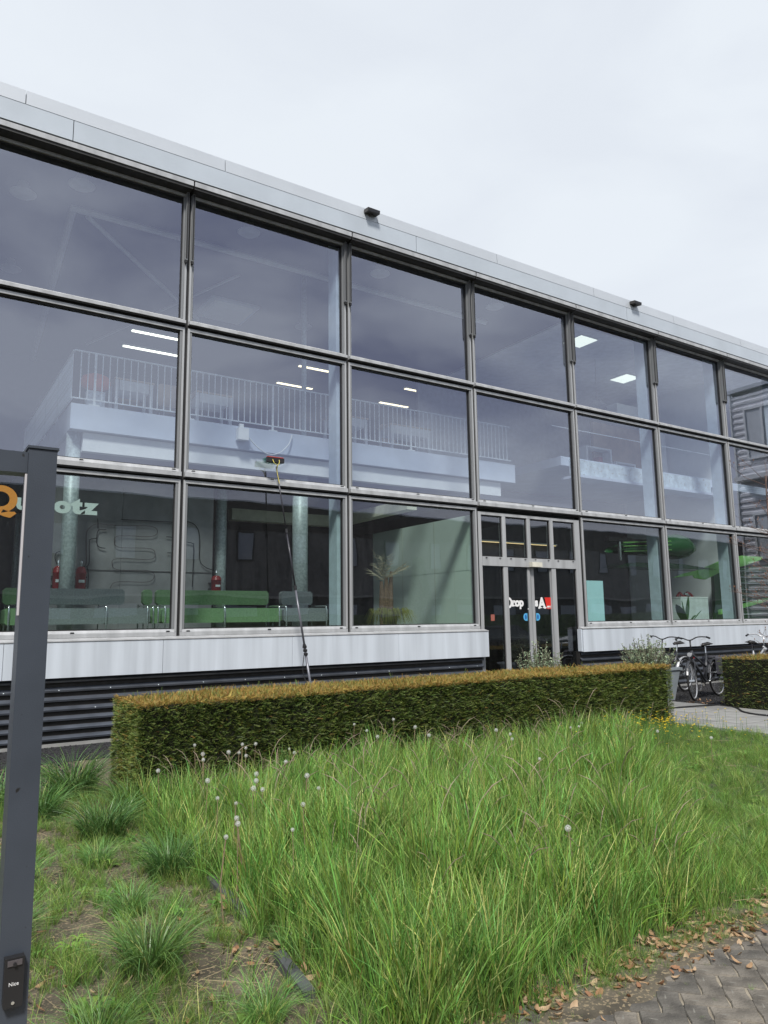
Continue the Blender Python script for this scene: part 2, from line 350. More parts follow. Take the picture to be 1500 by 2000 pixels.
# dark joints between the frames
mull = MB().box(-.0255, .0255, 0.03, 0.16, 0, 7.5).mesh('mullion_joint', RUB)
for k in KS + [8]:
    x = min(k * BW, X1 - .03)
    if k == 4 or k == 3: put('mullion_joint', mull, B, (x, 0, 1.5))
    else: put('mullion_joint', mull, B, (x, 0, 1.5))
for z0, z1 in ((3.986, 4.034), (6.556, 6.611)):
    bx('transom_joint', RUB, B, X0, X1, 0.028, 0.158, z0, z1)
for k in KS:   # dark strips standing in for the shade under each projecting sill
    x = k * BW; w = min(BW, X1 - x)
    for z in (4.026, 6.604):
        bx('transom_shade', DRK, B, x + .028, x + w - .028, -0.035, 0.02, z - .012, z + .006)
    # head strip, screen box and soffit of the top row
    bx('head_strip', ALU, B, x + .012, x + w - .012, -0.215, -0.195, 9.0, 9.085)
    bx('screen_box', DRK, B, x + .012, x + w - .012, -0.194, 0.13, 8.955, 9.08)
    bx('head_shadow_gap', BLK, B, x + .012, x + w - .012, -0.15, 0.13, 9.0865, 9.16)  # black fill stands in for the shadow line below the fascia
# structural fins behind the glass
for k in (2, 5, 6, 7): bx('steel_fin', mat('pale blue grey steel column', (0.50, 0.60, 0.68), 0.5), B, k * BW - (.12 if k == 2 else .07), k * BW + (.12 if k == 2 else .05), 0.22, 0.52, 1.3, 9.6)
# fascia: lower panels, upper coping panels
def piece_row(nm, m, xs, y0, y1, z0, z1, gap=.006, tilt=0.0, par=B):
    for a, b in zip(xs[:-1], xs[1:]):
        mb = MB(); mb.add([(a + gap, y0, z0), (b - gap, y0, z0), (b - gap, y0 + tilt, z1), (a + gap, y0 + tilt, z1), (a + gap, y1, z0), (b - gap, y1, z0), (b - gap, y1, z1), (a + gap, y1, z1)],
               [(0, 1, 2, 3), (5, 4, 7, 6), (3, 2, 6, 7), (1, 0, 4, 5), (0, 3, 7, 4), (2, 1, 5, 6)])
        mb.build(nm, m, par)
xs = [X0 - .2] + [1.17 + 6.54 * i for i in range(-1, 4) if X0 < 1.17 + 6.54 * i < X1] + [X1]
piece_row('fascia_panel', FAS, xs, -0.225, -0.19, 9.105, 9.447)
xs = [X0 - .2] + [0.49 + 3.14 * i for i in range(-2, 8) if X0 < 0.49 + 3.14 * i < X1] + [X1]
piece_row('coping_panel', FAS2, xs, -0.23, -0.16, 9.45, 9.685, tilt=0.02)
bx('fascia_backing', DRK, B, X0, X1, -0.189, 0.2, 9.165, 9.60)
bx('roof', mat('dark roof membrane', (0.06, 0.06, 0.06), 0.9), B, X0, X1, -0.155, 11.4, 9.605, 9.655)  # unseen roof slab, put in to block light from above
LMP = MB().box(-.17, .17, -.10, .10, -.055, .035, mi=0).box(-.16, .16, -.104, -.1005, -.045, .025, mi=1).box(-.03, .03, .0, .14, -.09, -.057, mi=0)
lm = LMP.mesh('floodlight', mat('dark bronze lamp housing', (0.045, 0.04, 0.036), 0.5), BLK)
for x, l in ((6.6, 'small dark box floodlight on the roof coping above the third window bay'), (14.53, 'small dark box floodlight on the roof coping farther right over the fifth bay')):
    put('floodlight', lm, None, (x, -0.30, 9.60), (0.15, 0, 0), .8, label=l, category='floodlight', group='floodlights on the roof edge')
# plinth: white spandrel panels, anthracite corrugation
xs = [X0] + [2.83 - 2.17 * 4 + 2.17 * i for i in range(0, 8) if 2.83 - 8.68 + 2.17 * i > X0 and 2.83 - 8.68 + 2.17 * i < 9.0] + [9.36]
piece_row('spandrel_panel', PAN, xs, -0.155, -0.11, 0.955, 1.455, .003)
xs = [12.11, 14.53, 16.84, 18.93, 21.1, 24.0]
piece_row('spandrel_panel', PAN, xs, -0.155, -0.11, 0.955, 1.44, .003)
for a, b in ((X0, 9.36), (12.11, X1)):
    MB().prism([(-.165, 1.456), (-.165, 1.468), (-.02, 1.50), (-.02, 1.4555), (-.11, 1.4555)], a, b, 'x').build('sill_cap', ALU, B)
    bx('panel_return', PAN, B, (a if a < 0 else a - .012), (b if b > 20 else b + .010), -0.109, 0.0, 0.965, 1.45)
    # corrugated cladding: real trapezoid ribs
    pr = []; p = 0.132; z = 0.085; y = -0.03
    while z < 0.95:
        pr += [(y + .012, z), (y - .040, z + .010), (y - .046, z + .034), (y + .010, z + .080)]; z += p
    pr = [q for q in pr if q[1] < 0.954]
    pr += [(y, 0.954)]
    mb = MB(); n = len(pr)
    e0, e1 = a, (b if b > 20 else b - 0.08)
    mb.add([(e0, yy, zz) for yy, zz in pr] + [(e1, yy, zz) for yy, zz in pr], [(i, i + n, i + 1 + n, i + 1) for i in range(n - 1)])
    mb.build('corrugated_cladding', COR, B)
    bx('plinth_wall', DRK, B, a, e1, -0.028, 0.25, 0.0, 0.96)
    bx('plinth_base', CONC, B, a, e1, -0.06, -0.029, 0.0, 0.05)
scr = MB().lathe([(.008, 0), (.008, .004), (.003, .007)], n=8, M=Matrix.Rotation(math.pi / 2, 4, 'X')).mesh('screw', GALV)
for i in range(26):
    x = X0 + .4 + i * .7
    if x < 9.1: put('screw', scr, B, (x, -0.073, 0.085 + .132 * 3 + .034)); put('screw', scr, B, (x + .2, -0.073, 0.085 + .132 * 5 + .034))
# end walls, interior shell
bx('end_wall', COR, B, X0 - .15, X0 - .002, 0, 11.4, 0, 9.6)
bx('end_wall', COR, B, X1 + .4, X1 + .6, 0.2, 11.4, 0, 9.6)
bx('back_wall', mat('grey back wall', (0.07, 0.072, 0.08), 0.8), B, X0, X1 + .4, 11.2, 11.35, 0, 9.6)
bx('interior_floor', FLOOR, B, X0, 9.29, 0.26, 11.2, 1.25, 1.42)
bx('interior_floor', FLOOR, B, 12.42, X1 + .4, 0.26, 11.2, 1.0, 1.17)
bx('lobby_floor', FLOOR, B, 9.3, 12.41, 0.14, 11.2, -0.02, 0.09)
bx('lobby_wall', INDK, B, 9.3, 12.41, 6.0, 6.1, 0.09, 4.1)
bx('interior_ceiling', CEIL, B, X0, X1 + .4, 0.2, 11.2, 9.42, 9.5)
# mezzanine on the left
bx('mezzanine_slab', SLAB, B, 1.71, 12.32, 2.0, 11.19, 5.12, 5.585)
bx('mezzanine_beam', WHITE, B, 1.95, 11.9, 2.10, 2.25, 4.76, 5.10)
bx('mezzanine_beam', WHITE, B, 1.78, 1.93, 2.26, 11.0, 4.72, 5.10)
bx('ceiling_beam', mat('cream painted beam', (0.7, 0.7, 0.58), 0.6), B, 5.6, 8.35, 4.2, 4.45, 4.02, 4.28)
bx('ceiling_beam', MC['cream painted beam'], B, 8.36, 8.62, 1.2, 4.4, 4.05, 4.28)
bx('lower_ceiling', mat('dim suspended ceiling', (0.2, 0.2, 0.2), 0.8), B, 2.0, 9.2, 3.2, 11.0, 4.55, 4.6)
GALC = mat('mottled galvanised column', (0.46, 0.54, 0.54), 0.45, 0.1, 0.25, 22)
def column(x, y, z0, z1, r, m=GALC):
    return MB().tube([(0, 0, 0), (0, 0, z1 - z0)], r, 20).build('column', m, B, (x, y, z0), smooth=True)
column(1.84, 2.32, 1.42, 5.119, 0.13); column(6.42, 2.40, 1.42, 5.119, 0.165); column(6.44, 2.28, 5.586, 9.41, 0.055)
column(5.02, 3.35, 1.42, 4.54, 0.12); column(4.80, 3.6, 1.42, 4.54, 0.05, WHITE); column(1.85, 6.0, 1.42, 4.6, 0.09); column(1.85, 9.6, 1.42, 4.6, 0.09)
# dark panelled wall under the mezzanine
for a, b in ((1.62, 2.90), (2.905, 4.72)):
    bx('wall_panel', CONW, B, a, b, 3.0, 3.14, 1.42, 4.7)
bx('wall_rail', mat('dark seam', (0.1, 0.1, 0.1)), B, 1.7, 4.7, 2.985, 2.998, 2.70, 2.715)
bx('inner_wall', INDK, B, 2.0, 9.2, 8.0, 8.1, 1.42, 4.6)
# partition of pale panels at the entrance side
bx('partition_core', GREENW, B, 9.262, 9.33, 0.14, 3.99, 1.0, 3.86)
for i, (a, b) in enumerate(((0.14, 1.43), (1.44, 2.68), (2.69, 3.98))):
    for z0, z1 in ((1.42, 2.70), (2.712, 3.858)):
        bx('partition_panel', GREENW, B, 9.25, 9.261, a + .004, b - .004, z0, z1)
for y in (1.435, 2.685): bx('partition_seam', SEAM, B, 9.243, 9.2495, y - .006, y + .006, 1.42, 3.858)
bx('lintel', CEIL, B, 9.3, 12.4, 0.2, 6.0, 4.12, 4.3)
# right part: deck edge, partition walls, floors
WR = mat('rust stained pale steel beam', (0.62, 0.72, 0.78), 0.55, 0, 0.25, 7, speck=(0.42, 0.44, 0.43), spscale=14, spth=0.64)
bx('deck_slab', SLAB, B, 13.6, X1 + .3, 1.62, 11.1, 5.66, 5.9)
for a, b in ((13.9, 16.75), (17.6, 20.0)): bx('deck_beam', WR, B, a, b, 1.5, 1.61, 5.42, 5.84)
bx('deck_flange', SLAB, B, 13.9, 20.4, 1.35, 1.9, 5.33, 5.40)
bx('room_wall', WHITE, B, 20.4, 20.6, 1.2, 11.1, 1.2, 9.4)
bx('room_wall', mat('light grey room wall', (0.8, 0.82, 0.84), 0.7), B, 12.6, X1, 6.5, 6.6, 4.2, 9.4)
bx('room_ceiling', mat('light room ceiling', (0.85, 0.86, 0.87), 0.8), B, 12.9, X1, 0.6, 6.45, 9.06, 9.12)
bx('room_wall', mat('dim grey lobby wall', (0.09, 0.09, 0.095), 0.7), B, 12.45, 20.35, 5.0, 5.1, 1.17, 5.6)
bx('room_wall', mat('plywood faced wall', (0.36, 0.26, 0.18), 0.7, 0, 0.2, 5), B, 16.9, 20.1, 3.3, 3.4, 5.92, 7.7)
bx('wall_board', WHITE, B, 19.3, 20.2, 3.1, 3.29, 5.93, 7.7)
bx('wall_box', WHITE, B, 17.6, 19.0, 2.9, 3.29, 7.75, 8.3)
bx('wire_rail', GALV, B, 13.2, 20.3, 1.5, 1.515, 6.63, 6.65)
bx('window_ledge_batten', mat('loose pale battens', (0.62, 0.62, 0.45), 0.7), B, 12.7, 14.2, 0.15, 0.26, 4.16, 4.20)
bx('window_ledge_batten', MC['loose pale battens'], B, 14.0, 15.3, 0.27, 0.36, 4.16, 4.21)
bx('window_ledge_batten', MC['loose pale battens'], B, 15.8, 18.4, 0.15, 0.24, 4.16, 4.19)
bx('sill_board', SLAB, B, 12.5, X1, 0.14, 0.6, 4.08, 4.155)

# entrance bay
D3 = 3 * BW
ENT = T('entrance_doors', 'grey framed automatic sliding glass doors with four small top windows in the fourth bay', 'door', (D3, 0.0, 0.0))
mb = MB()
F0, F1 = 0.03, 0.14
mb.box(0.03, 0.115, F0, F1, 0.06, 3.92); mb.box(2.90, 3.07, F0, F1, 0.06, 3.92)
mb.box(0.116, 2.899, F0 + .002, F1, 3.86, 3.92); mb.box(0.116, 2.899, F0 - .01, F1, 2.795, 2.985)
for x in (0.70, 1.42, 2.12): mb.box(x, x + .10, F0 + .004, F1, 2.986, 3.859)
mb.box(0.70, 0.82, F0 + .004, F1, 0.06, 2.794); mb.box(2.12, 2.25, F0 + .004, F1, 0.06, 2.794)
mb.build('door_frame', ALU, ENT)
for a, b in ((.118, .698), (.802, 1.418), (1.522, 2.118), (2.222, 2.898)):
    f = MB().box(a, b, .06, .10, 2.987, 3.015).box(a, b, .06, .10, 3.83, 3.858).box(a, a + .02, .06, .10, 3.016, 3.829).box(b - .02, b, .06, .10, 3.016, 3.829).build('top_window', RUB, ENT)
    q = MB().box(a + .021, b - .021, .072, .084, 3.017, 3.828, mi=1); q.mi[2] = 0; q.build('pane', (GL_LO, CLR), f)
    for x in (a + .1, b - .1): put('drain_cap', cap, f, (x, 0.015, 2.955), scale=(.7, 1, .8))
for a, b in ((.118, .698), (2.252, 2.898)):
    f = MB().box(a, b, .06, .10, .10, .16).box(a, a + .02, .06, .10, .161, 2.79).box(b - .02, b, .06, .10, .161, 2.79).build('side_light', RUB, ENT)
    q = MB().box(a + .021, b - .021, .072, .084, .162, 2.79, mi=1); q.mi[2] = 0; q.build('pane', (GL_DOOR, CLR), f)
for a, b, st in ((.83, 1.50, 1), (1.512, 2.11, 0)):
    f = MB(); f.box(a, b, .07, .11, .07, .15)
    if st: f.box(b - .085, b, .065, .112, .151, 2.788); f.box(a, a + .015, .07, .11, .151, 2.788)
    else: f.box(a, a + .085, .065, .112, .151, 2.788); f.box(b - .015, b, .07, .11, .151, 2.788)
    f = f.build('sliding_leaf', ALU, ENT)
    q = MB().box(a + .017, b - .086, .08, .092, .152, 2.788, mi=1) if st else MB().box(a + .086, b - .017, .08, .092, .152, 2.788, mi=1)
    q.mi[2] = 0; q.build('pane', (GL_DOOR, CLR), f)
MB().box(1.44, 1.74, -.07, .018, 2.80, 2.90).build('door_sensor', mat('cream sensor housing', (0.72, 0.70, 0.60), 0.5), ENT)
bx('threshold', ALUD, ENT, 0.03, 3.07, -0.05, 0.14, 0.0, 0.055)
# door lettering and stickers
VW = mat('white vinyl', (0.85, 0.85, 0.85), 0.5, var=0.02); VR = mat('red vinyl', (0.72, 0.03, 0.02), 0.5, var=0.02); VB = mat('blue vinyl', (0.10, 0.42, 0.72), 0.5, var=0.02); VBD = mat('dark blue vinyl', (0.02, 0.12, 0.4), 0.5)
lg = T('door_logo', 'white DropsA lettering with a red flag stuck on the sliding glass doors', 'logo', (10.05, 0.076, 1.93))
put('lettering', text_mesh('D', VW, .30, .012), lg, (0.02, 0, 0), (TXR, 0, 0), (0.78, 1, 1))
put('lettering', text_mesh('rop', VW, .235, .013), lg, (0.185, 0, 0.035), (TXR, 0, 0), (0.98, 1, 1))
put('lettering', text_mesh('s', VW, .235, .013), lg, (0.86, 0, 0.035), (TXR, 0, 0), (0.95, 1, 1))
put('lettering', text_mesh('A', VW, .32, .014), lg, (0.97, 0, -0.01), (TXR, 0, 0), (0.92, 1, 1))
mb = MB()   # slab serifs, as in the heavy lettering on the glass
for x0, x1, z in ((0.0, .09, .0), (0.0, .09, .195), (.18, .30, .03), (.64, .745, -.04), (.955, 1.06, -.01), (1.09, 1.20, -.01)): mb.box(x0, x1, -.0035, .0015, z, z + .022)
mb.build('serif', VW, lg)
MB().prism([(1.16, .22), (1.355, .22), (1.355, -.03), (1.215, -.03)], .002, .004, 'y').build('flag', VR, lg)
put('lettering', text_mesh('BBT', VW, .066, .004), lg, (1.225, -.001, -.012), (TXR, 0, 0), (.92, 1, 1))
st = T('door_sticker', 'light blue oval sticker split across the two sliding door leaves', 'sticker', (10.55, 0.076, 1.73))
for sx, x in ((1, .0), (-1, .50)):
    P = []
    for i in range(13):
        a = math.pi / 2 + math.pi * i / 12; P.append((x + sx * (.075 + .07 * math.cos(a)), .08 * math.sin(a)))
    P += [(x + sx * .12, -.08), (x + sx * .12, .08)]
    MB().prism(P if sx > 0 else P[::-1], 0, .002, 'y').build('sticker_half', VB, st)
    MB().prism([(x + sx * .055, .045), (x + sx * .085, .05), (x + sx * .10, 0), (x + sx * .085, -.05), (x + sx * .055, -.045), (x + sx * .045, 0)], -.002, -.0005, 'y').build('arrow_mark', VBD, st)
bx('notice_sticker', mat('orange red notice', (0.36, 0.12, 0.09), 0.5, 0, 0.4, 60), None, 9.63, 9.73, .066, .070, 1.66, 1.79, label='small square orange red notice stuck on the left fixed door glass', category='sticker')

# big lettering inside the lower left window
LW = mat('pale grey green lettering', (0.62, 0.68, 0.68), 0.6, var=.02); LO = mat('orange lettering', (0.85, 0.30, 0.04), 0.6, var=.02)
wl = T('window_lettering', 'large orange Q and pale letters otz on the inside of the lower left window', 'lettering', (0.2, .105, 3.35))
put('lettering', text_mesh('Q', LO, .50, .022, .006), wl, (.10, 0, -.04), (TXR, 0, 0), (1.08, 1, 1))
put('lettering', text_mesh('ub', LW, .32, .016, .006), wl, (.53, .002, .01), (TXR, 0, 0))
put('lettering', text_mesh('o', LW, .32, .018, .006), wl, (1.04, .002, .0), (TXR, 0, 0), (1.22, 1, 1))
put('lettering', text_mesh('t', LW, .32, .018, .006), wl, (1.28, .002, .0), (TXR, 0, 0), (1.5, 1, 1))
put('lettering', text_mesh('z', LW, .32, .018, .006), wl, (1.44, .002, .0), (TXR, 0, 0), (1.35, 1, 1))

# ------------------------------------------------------------------ interior things
rail = T('mezzanine_railing', 'galvanised baluster railing along the mezzanine edge behind the glass', 'railing', (1.73, 2.04, 5.585))
Lr = 10.5
bx('top_rail', GALV, rail, 0, Lr, -.02, .02, .98, 1.0); bx('bottom_rail', GALV, rail, 0, Lr, -.015, .015, .10, .12)
bx('top_rail', GALV, rail, -.02, .02, .021, 6.5, .98, 1.0); bx('bottom_rail', GALV, rail, -.015, .015, .021, 6.5, .10, .12)
bal = MB().box(-.009, .009, -.008, .008, .1205, .9795).mesh('baluster', GALV); rp_ = MB().box(-.02, .02, -.012, .012, -.02, .9795, mi=0).box(-.09, .09, -.04, .03, -.0, .02, mi=0).mesh('rail_post', GALV)
i = 0; x = .12
while x < Lr - .05:
    if i % 14 == 2: put('rail_post', rp_, rail, (x, 0, 0))
    else: put('baluster', bal, rail, (x, 0, 0))
    x += .125; i += 1
x = .12; i = 0
while x < 6.4:
    put('rail_post' if i % 12 == 11 else 'baluster', rp_ if i % 12 == 11 else bal, rail, (0, x, 0), (0, 0, TXR)); x += .125; i += 1
def strip_light(x0, x1, y, z, l, m=LIT, d=.05):
    o = T('strip_light', l, 'ceiling light', ((x0 + x1) / 2, y, z), group='lit strip lights under the hall ceiling')
    h = (x1 - x0) / 2
    bx('tube', m, o, -h, h, -d, d, -.02, .0); bx('housing', WHITE, o, -h - .02, h + .02, -d - .02, d + .02, .001, .06)
for i, (a, b, y) in enumerate(((3.95, 5.35, 7.2), (4.02, 5.9, 8.4), (8.85, 9.95, 7.35), (8.95, 10.2, 9.1), (12.8, 13.95, 7.5), (12.9, 14.1, 9.2))):
    strip_light(a, b, y, 9.25, m=LIT if i < 2 else LIT2, l=('%s lit strip light seen above the railing in the %s bay' % (('upper', 'lower')[i % 2], ('first', 'second', 'third')[i // 2])))
pl_m = MB().box(-.31, .31, -.31, .31, -.012, 0).mesh('diffuser', mat('lit square panel', (.9, .9, .9), .5, emit=((0.93, 1.0, 0.86), 0.75)))
for x, y, l in ((14.18, 1.25, 'lit square ceiling panel nearest the glass at the fifth mullion'), (17.75, 2.65, 'lit square ceiling panel farther right in the fifth bay')):
    o = T('ceiling_panel', l, 'ceiling light', (x, y, 9.03), group='lit square ceiling panels'); put('diffuser', pl_m, o)
    bx('panel_frame', WHITE, o, -.33, .33, -.33, .33, .001, .025)
o = T('strip_light', 'warm narrow strip light glowing behind the windows above the entrance doors', 'ceiling light', (14.8, 5.0 - .12, 3.98)); 
bx('tube', LITW, o, -2.4, 1.9, -.02, .02, -.02, 0); bx('housing', WHITE, o, -2.42, 1.92, -.05, .05, .001, .04)
# round ceiling diffusers and pipework
dm = MB().lathe([(.20, 0), (.22, .015), (.12, .03), (.10, .14), (.08, .22)], n=20).mesh('air_diffuser', mat('pale painted sheet metal', (.6, .62, .64), .5))
for (x, y), l in zip(((.73, 1.9), (1.55, 1.1), (.88, 5.05), (4.6, 1.03), (7.7, 1.12), (11.0, 1.09), (7.6, 4.6)),
        ('left of the first mullion near the frame edge', 'just left of the first mullion', 'deeper in the left void', 'in the second bay', 'in the third bay', 'in the fourth bay', 'deeper above the mezzanine')):
    put('air_diffuser', dm, None, (x, y, 9.19), smooth=None, label='round ceiling air outlet ' + l, category='air outlet', group='round ceiling air outlets')
t = T('ceiling_pipes', 'pale ceiling pipe run along the glass with branches into the hall', 'pipe', (0, 0, 9.3))
PPM = mat('pale painted pipe', (.85, .9, .92), .5)
MB().tube([(1.55, 2.1, 0), (11.6, 2.1, 0)], .06, 8).build('pipe_run', PPM, t); MB().tube([(1.60, 2.17, 0), (2.1, 10.9, 0)], .06, 8).build('pipe_branch', PPM, t)
MB().tube([(1.86, 2.2, -.03), (5.2, 5.7, -.03)], .045, 8).build('pipe_branch', PPM, t); MB().tube([(5.2, 3.0, .02), (3.2, 9.0, .02)], .03, 6).build('pipe_branch', PPM, t)
o = T('ceiling_hatch', 'square pale cassette unit set into the hall ceiling of the second bay', 'ceiling unit', (5.7, 5.05, 9.3))
bx('grille', WHITE, o, -.5, .5, -.5, .5, -.01, .05); bx('rim', SLAB, o, -.62, .62, -.62, .62, .051, .1)
# wall art of hoses and red extinguisher tanks
RED = mat('glossy red paint', (0.33, 0.018, 0.02), 0.3)
def tank(x, l, h=.47, r=.09):
    o = T('red_tank', l, 'fire extinguisher', (x, 2.86, 2.29), group='red tanks on the dark hall wall')
    MB().lathe([(r * .85, 0), (r, .03), (r, h * .70), (r * 1.06, h * .71), (r * 1.06, h * .75), (r * .98, h * .77), (r * .95, h * .86), (r * .7, h * .95), (r * .3, h * .99)], n=20).build('tank_body', RED, o, smooth=True)
    MB().lathe([(.018, h * .97), (.018, h + .05), (.03, h + .05), (.012, h + .1)], n=8).build('valve', CHR, o)
    bx('label_plate', WHITE, o, -.05, .05, -r - .006, -r - .001, h * .35, h * .46); bx('bracket', BLK, o, -r - .02, r + .02, .02, .13, h * .2, h * .26); bx('bracket', BLK, o, -r - .02, r + .02, .02, .13, h * .55, h * .6)
tank(1.78, 'left of the paired red tanks on the dark wall'); tank(2.17, 'right of the paired red tanks behind the round column'); tank(4.76, 'single red tank above the green sofa', .36, .1)
HB = mat('black hose', (0.012, 0.012, 0.013), 0.5); HR = mat('thin dark copper tube', (0.05, 0.03, 0.03), 0.5)
def sm_path(p, n=6):
    p = [Vector(q) for q in p]; o = []
    for i in range(len(p) - 1):
        a, b, c, d = p[max(i - 1, 0)], p[i], p[i + 1], p[min(i + 2, len(p) - 1)]
        for k in range(n):
            t_ = k / n; o.append(0.5 * ((2 * b) + (c - a) * t_ + (2 * a - 5 * b + 4 * c - d) * t_ * t_ + (3 * b - a - 3 * c + d) * t_ ** 3))
    return o + [p[-1]]
o = T('hose_artwork', 'serpentine lines of black and copper hose fixed to the dark wall', 'wall hoses', (0, 2.96, 0))
def hose(pts, r, m, nm='hose'): MB().tube(sm_path([(a, 0, b) for a, b in pts]), r, 6).build(nm, m, o, smooth=True)
hose([(2.31, 3.5), (2.45, 3.58), (2.84, 3.57), (3.43, 3.59), (3.57, 3.5), (3.45, 3.39), (2.85, 3.37), (2.76, 3.26), (2.86, 3.15), (3.42, 3.15), (3.54, 3.05), (3.44, 2.94), (2.82, 2.93), (2.74, 2.82), (2.85, 2.72), (3.41, 2.72), (3.54, 2.62), (3.41, 2.5), (2.84, 2.49), (2.72, 2.37)], .005, HR, 'copper_line')
for p in ([(2.6, 3.48), (2.47, 3.46), (2.44, 3.37), (2.44, 3.23), (2.49, 3.14), (2.6, 3.12)], [(2.44, 3.3), (2.33, 3.28), (2.31, 3.2), (2.32, 2.82), (2.23, 2.75)], [(2.29, 2.75), (2.32, 2.62), (2.32, 2.36)], [(1.9, 3.04), (1.76, 3.01), (1.73, 2.91), (1.77, 2.8)],
          [(2.44, 3.68), (2.45, 3.5)], [(4.11, 3.74), (4.31, 3.68), (4.42, 3.48), (4.44, 2.98), (4.56, 2.82), (4.74, 2.76)], [(4.12, 3.32), (4.28, 3.29), (4.31, 3.2), (4.3, 2.42)], [(2.87, 3.69), (3.92, 3.7)], [(3.75, 3.4), (3.9, 3.38), (3.93, 3.25), (3.9, 3.1), (3.78, 3.08)]): hose(p, .008, HB)
hose([(2.31, 3.5), (2.25, 3.36), (2.27, 2.84), (2.21, 2.76)], .008, HR, 'copper_line')
# sofas
GRN = mat('green felt upholstery', (0.15, 0.27, 0.13), 0.95, 0, 0.15, 30, .3, 200); GRY = mat('grey felt upholstery', (0.19, 0.215, 0.225), 0.95, 0, 0.2, 40, .3, 200)
def rbox(mb, x0, x1, y0, y1, z0, z1, c=.03, mi=0):
    mb.prism([(x0 + c, z0), (x1 - c, z0), (x1, z0 + c), (x1, z1 - c), (x1 - c, z1), (x0 + c, z1), (x0, z1 - c), (x0, z0 + c)], y0, y1, 'y', mi=mi)
def sofa(x0, x1, b0, b1, y, m, label, split=(), rz=0):
    o = T('sofa', label, 'sofa', (x0, y, 1.42), rz, 'low modular sofas behind the lower windows')
    w = x1 - x0
    cuts = [0] + [s - x0 for s in split] + [w]
    for a, b in zip(cuts[:-1], cuts[1:]):
        mb = MB(); rbox(mb, a + .004, b - .004, 0, .62, .28, .53); mb.build('seat', m, o)
    mb = MB(); rbox(mb, b0 - x0, b1 - x0, .50, .62, .60, .86, .04); mb.build('backrest', m, o)
    for x in cuts:
        xx = min(max(x, .05), w - .05)
        MB().tube(sm_path([(xx, -.015, 0), (xx, -.02, .40), (xx, .0, .545), (xx, .08, .57), (xx, .50, .57)], 3), .014, 8).build('leg', CHR, o, smooth=True)
        MB().tube([(xx, .58, 0), (xx, .58, .60)], .012, 6).build('leg', CHR, o)
sofa(1.0, 2.9, 1.2, 2.6, .85, GRY, 'grey felt sofa with green end seat in the first bay beside the gate post', (2.2,))
sofa(3.12, 5.32, 3.16, 5.28, .95, GRN, 'long green felt sofa behind the second bay window', (4.22,))
sofa(5.36, 6.30, 5.55, 6.22, .95, GRY, 'short grey felt sofa at the right end of the green sofa', ())
sofa(.75, .98, .76, .97, .85, GRN, 'narrow green seat module just left of the gate post', ())
sofa(2.92, 3.10, 2.93, 3.09, .95, GRN, 'green seat end beside the first mullion', ())
# potted dried palm
o = T('potted_palm', 'potted palm with dry fronds beside the pale partition', 'plant', (7.55, .75, 1.42))
mb = MB()
for i in range(3): mb.tube([(-.12 + i * .08, .0, 0), (-.13 + i * .09, .02, .6), (-.16 + i * .12, .0, 1.05 + .1 * i)], [.075, .07, .03], 7)
mb.build('stem', mat('fibrous palm trunk', (.14, .09, .06), .9, 0, .4, 30, .8, 60), o)
mb = MB()
for q in range(11):
    a = U(0, 6.28); bz = 1.0 + U(0, .2); el = U(.2, 1.2)
    dx, dy = math.cos(a) * math.cos(el), math.sin(a) * math.cos(el)
    base = Vector((-.08, 0, bz)); 
    for k in range(22):
        t_ = k / 22; c = base + Vector((dx, dy, math.sin(el))) * (.02 + .48 * t_); s_ = (-1) ** k
        e = c + Vector((dx * .12 + s_ * dy * .14 + U(-.03, .03), dy * .12 - s_ * dx * .14, .05 + U(-.06, .06))); n_ = Vector((0, 0, .008))
        mb.add([c - n_, c + n_, e], [(0, 1, 2)])
mb.build('frond', mat('dry straw frond', (.34, .30, .22), .8), o)
mb = MB()
for k in range(320):
    a = U(0, 6.28); r_ = U(.05, .2); x, y = r_ * math.cos(a) * 1.2, r_ * math.sin(a) - .05
    p = Vector((x, y, .42 + U(-.05, .05))); q = p + Vector((x * .9, y * .9, .06)); e = q + Vector((x * .6, y * .6, -U(.15, .42))); w_ = Vector((.006, .003, 0))
    mb.add([p - w_, p + w_, q + w_, q - w_, e], [(0, 1, 2, 3), (3, 2, 4)])
mb.build('trailing_foliage', mat('yellow green trailing leaves', (.30, .30, .07), .7, transl=.2), o)
MB().lathe([(.13, 0), (.19, .36), (.2, .4)], n=18).build('pot', BLK, o)
# cabinet with red toy, lobby things
cab = T('cabinet', 'pale grey tambour cabinet standing behind the sixth bay window', 'cabinet', (17.3, .95, 1.17))
bx('body', mat('pale grey steel cabinet', (.62, .68, .68), .5), cab, 0, 1.25, 0, .75, 0, 1.04)
bx('top', WHITE, cab, -.01, 1.26, -.012, .76, 1.041, 1.065)
for i in range(24): bx('slat', MC['pale grey steel cabinet'], cab, .03 + i * .05, .074 + i * .05, -.008, -.001, .03, 1.0)
o = T('red_model', 'small red bow shaped toy lying on top of the pale cabinet', 'toy', (18.0, 1.3, 2.237))
mb = MB()
mb.tube(sm_path([(-.35, 0, .02), (-.22, 0, .12), (-.1, 0, .03), (0, 0, .05), (.12, 0, .13), (.25, 0, .1), (.36, 0, .02)]), .035, 8)
mb.tube([(-.3, .05, .02), (.3, .05, .02)], .03, 8); mb.build('body', RED, o, smooth=True)
bx('fitting', CHR, o, -.05, .08, -.05, -.02, .06, .12)
PLF = mat('dark green plant leaf', (.045, .12, .035), .4, transl=.2)
o = T('leafy_plant', 'dark big leaved plant in front of the pale cabinet', 'plant', (16.9, .55, 1.17))
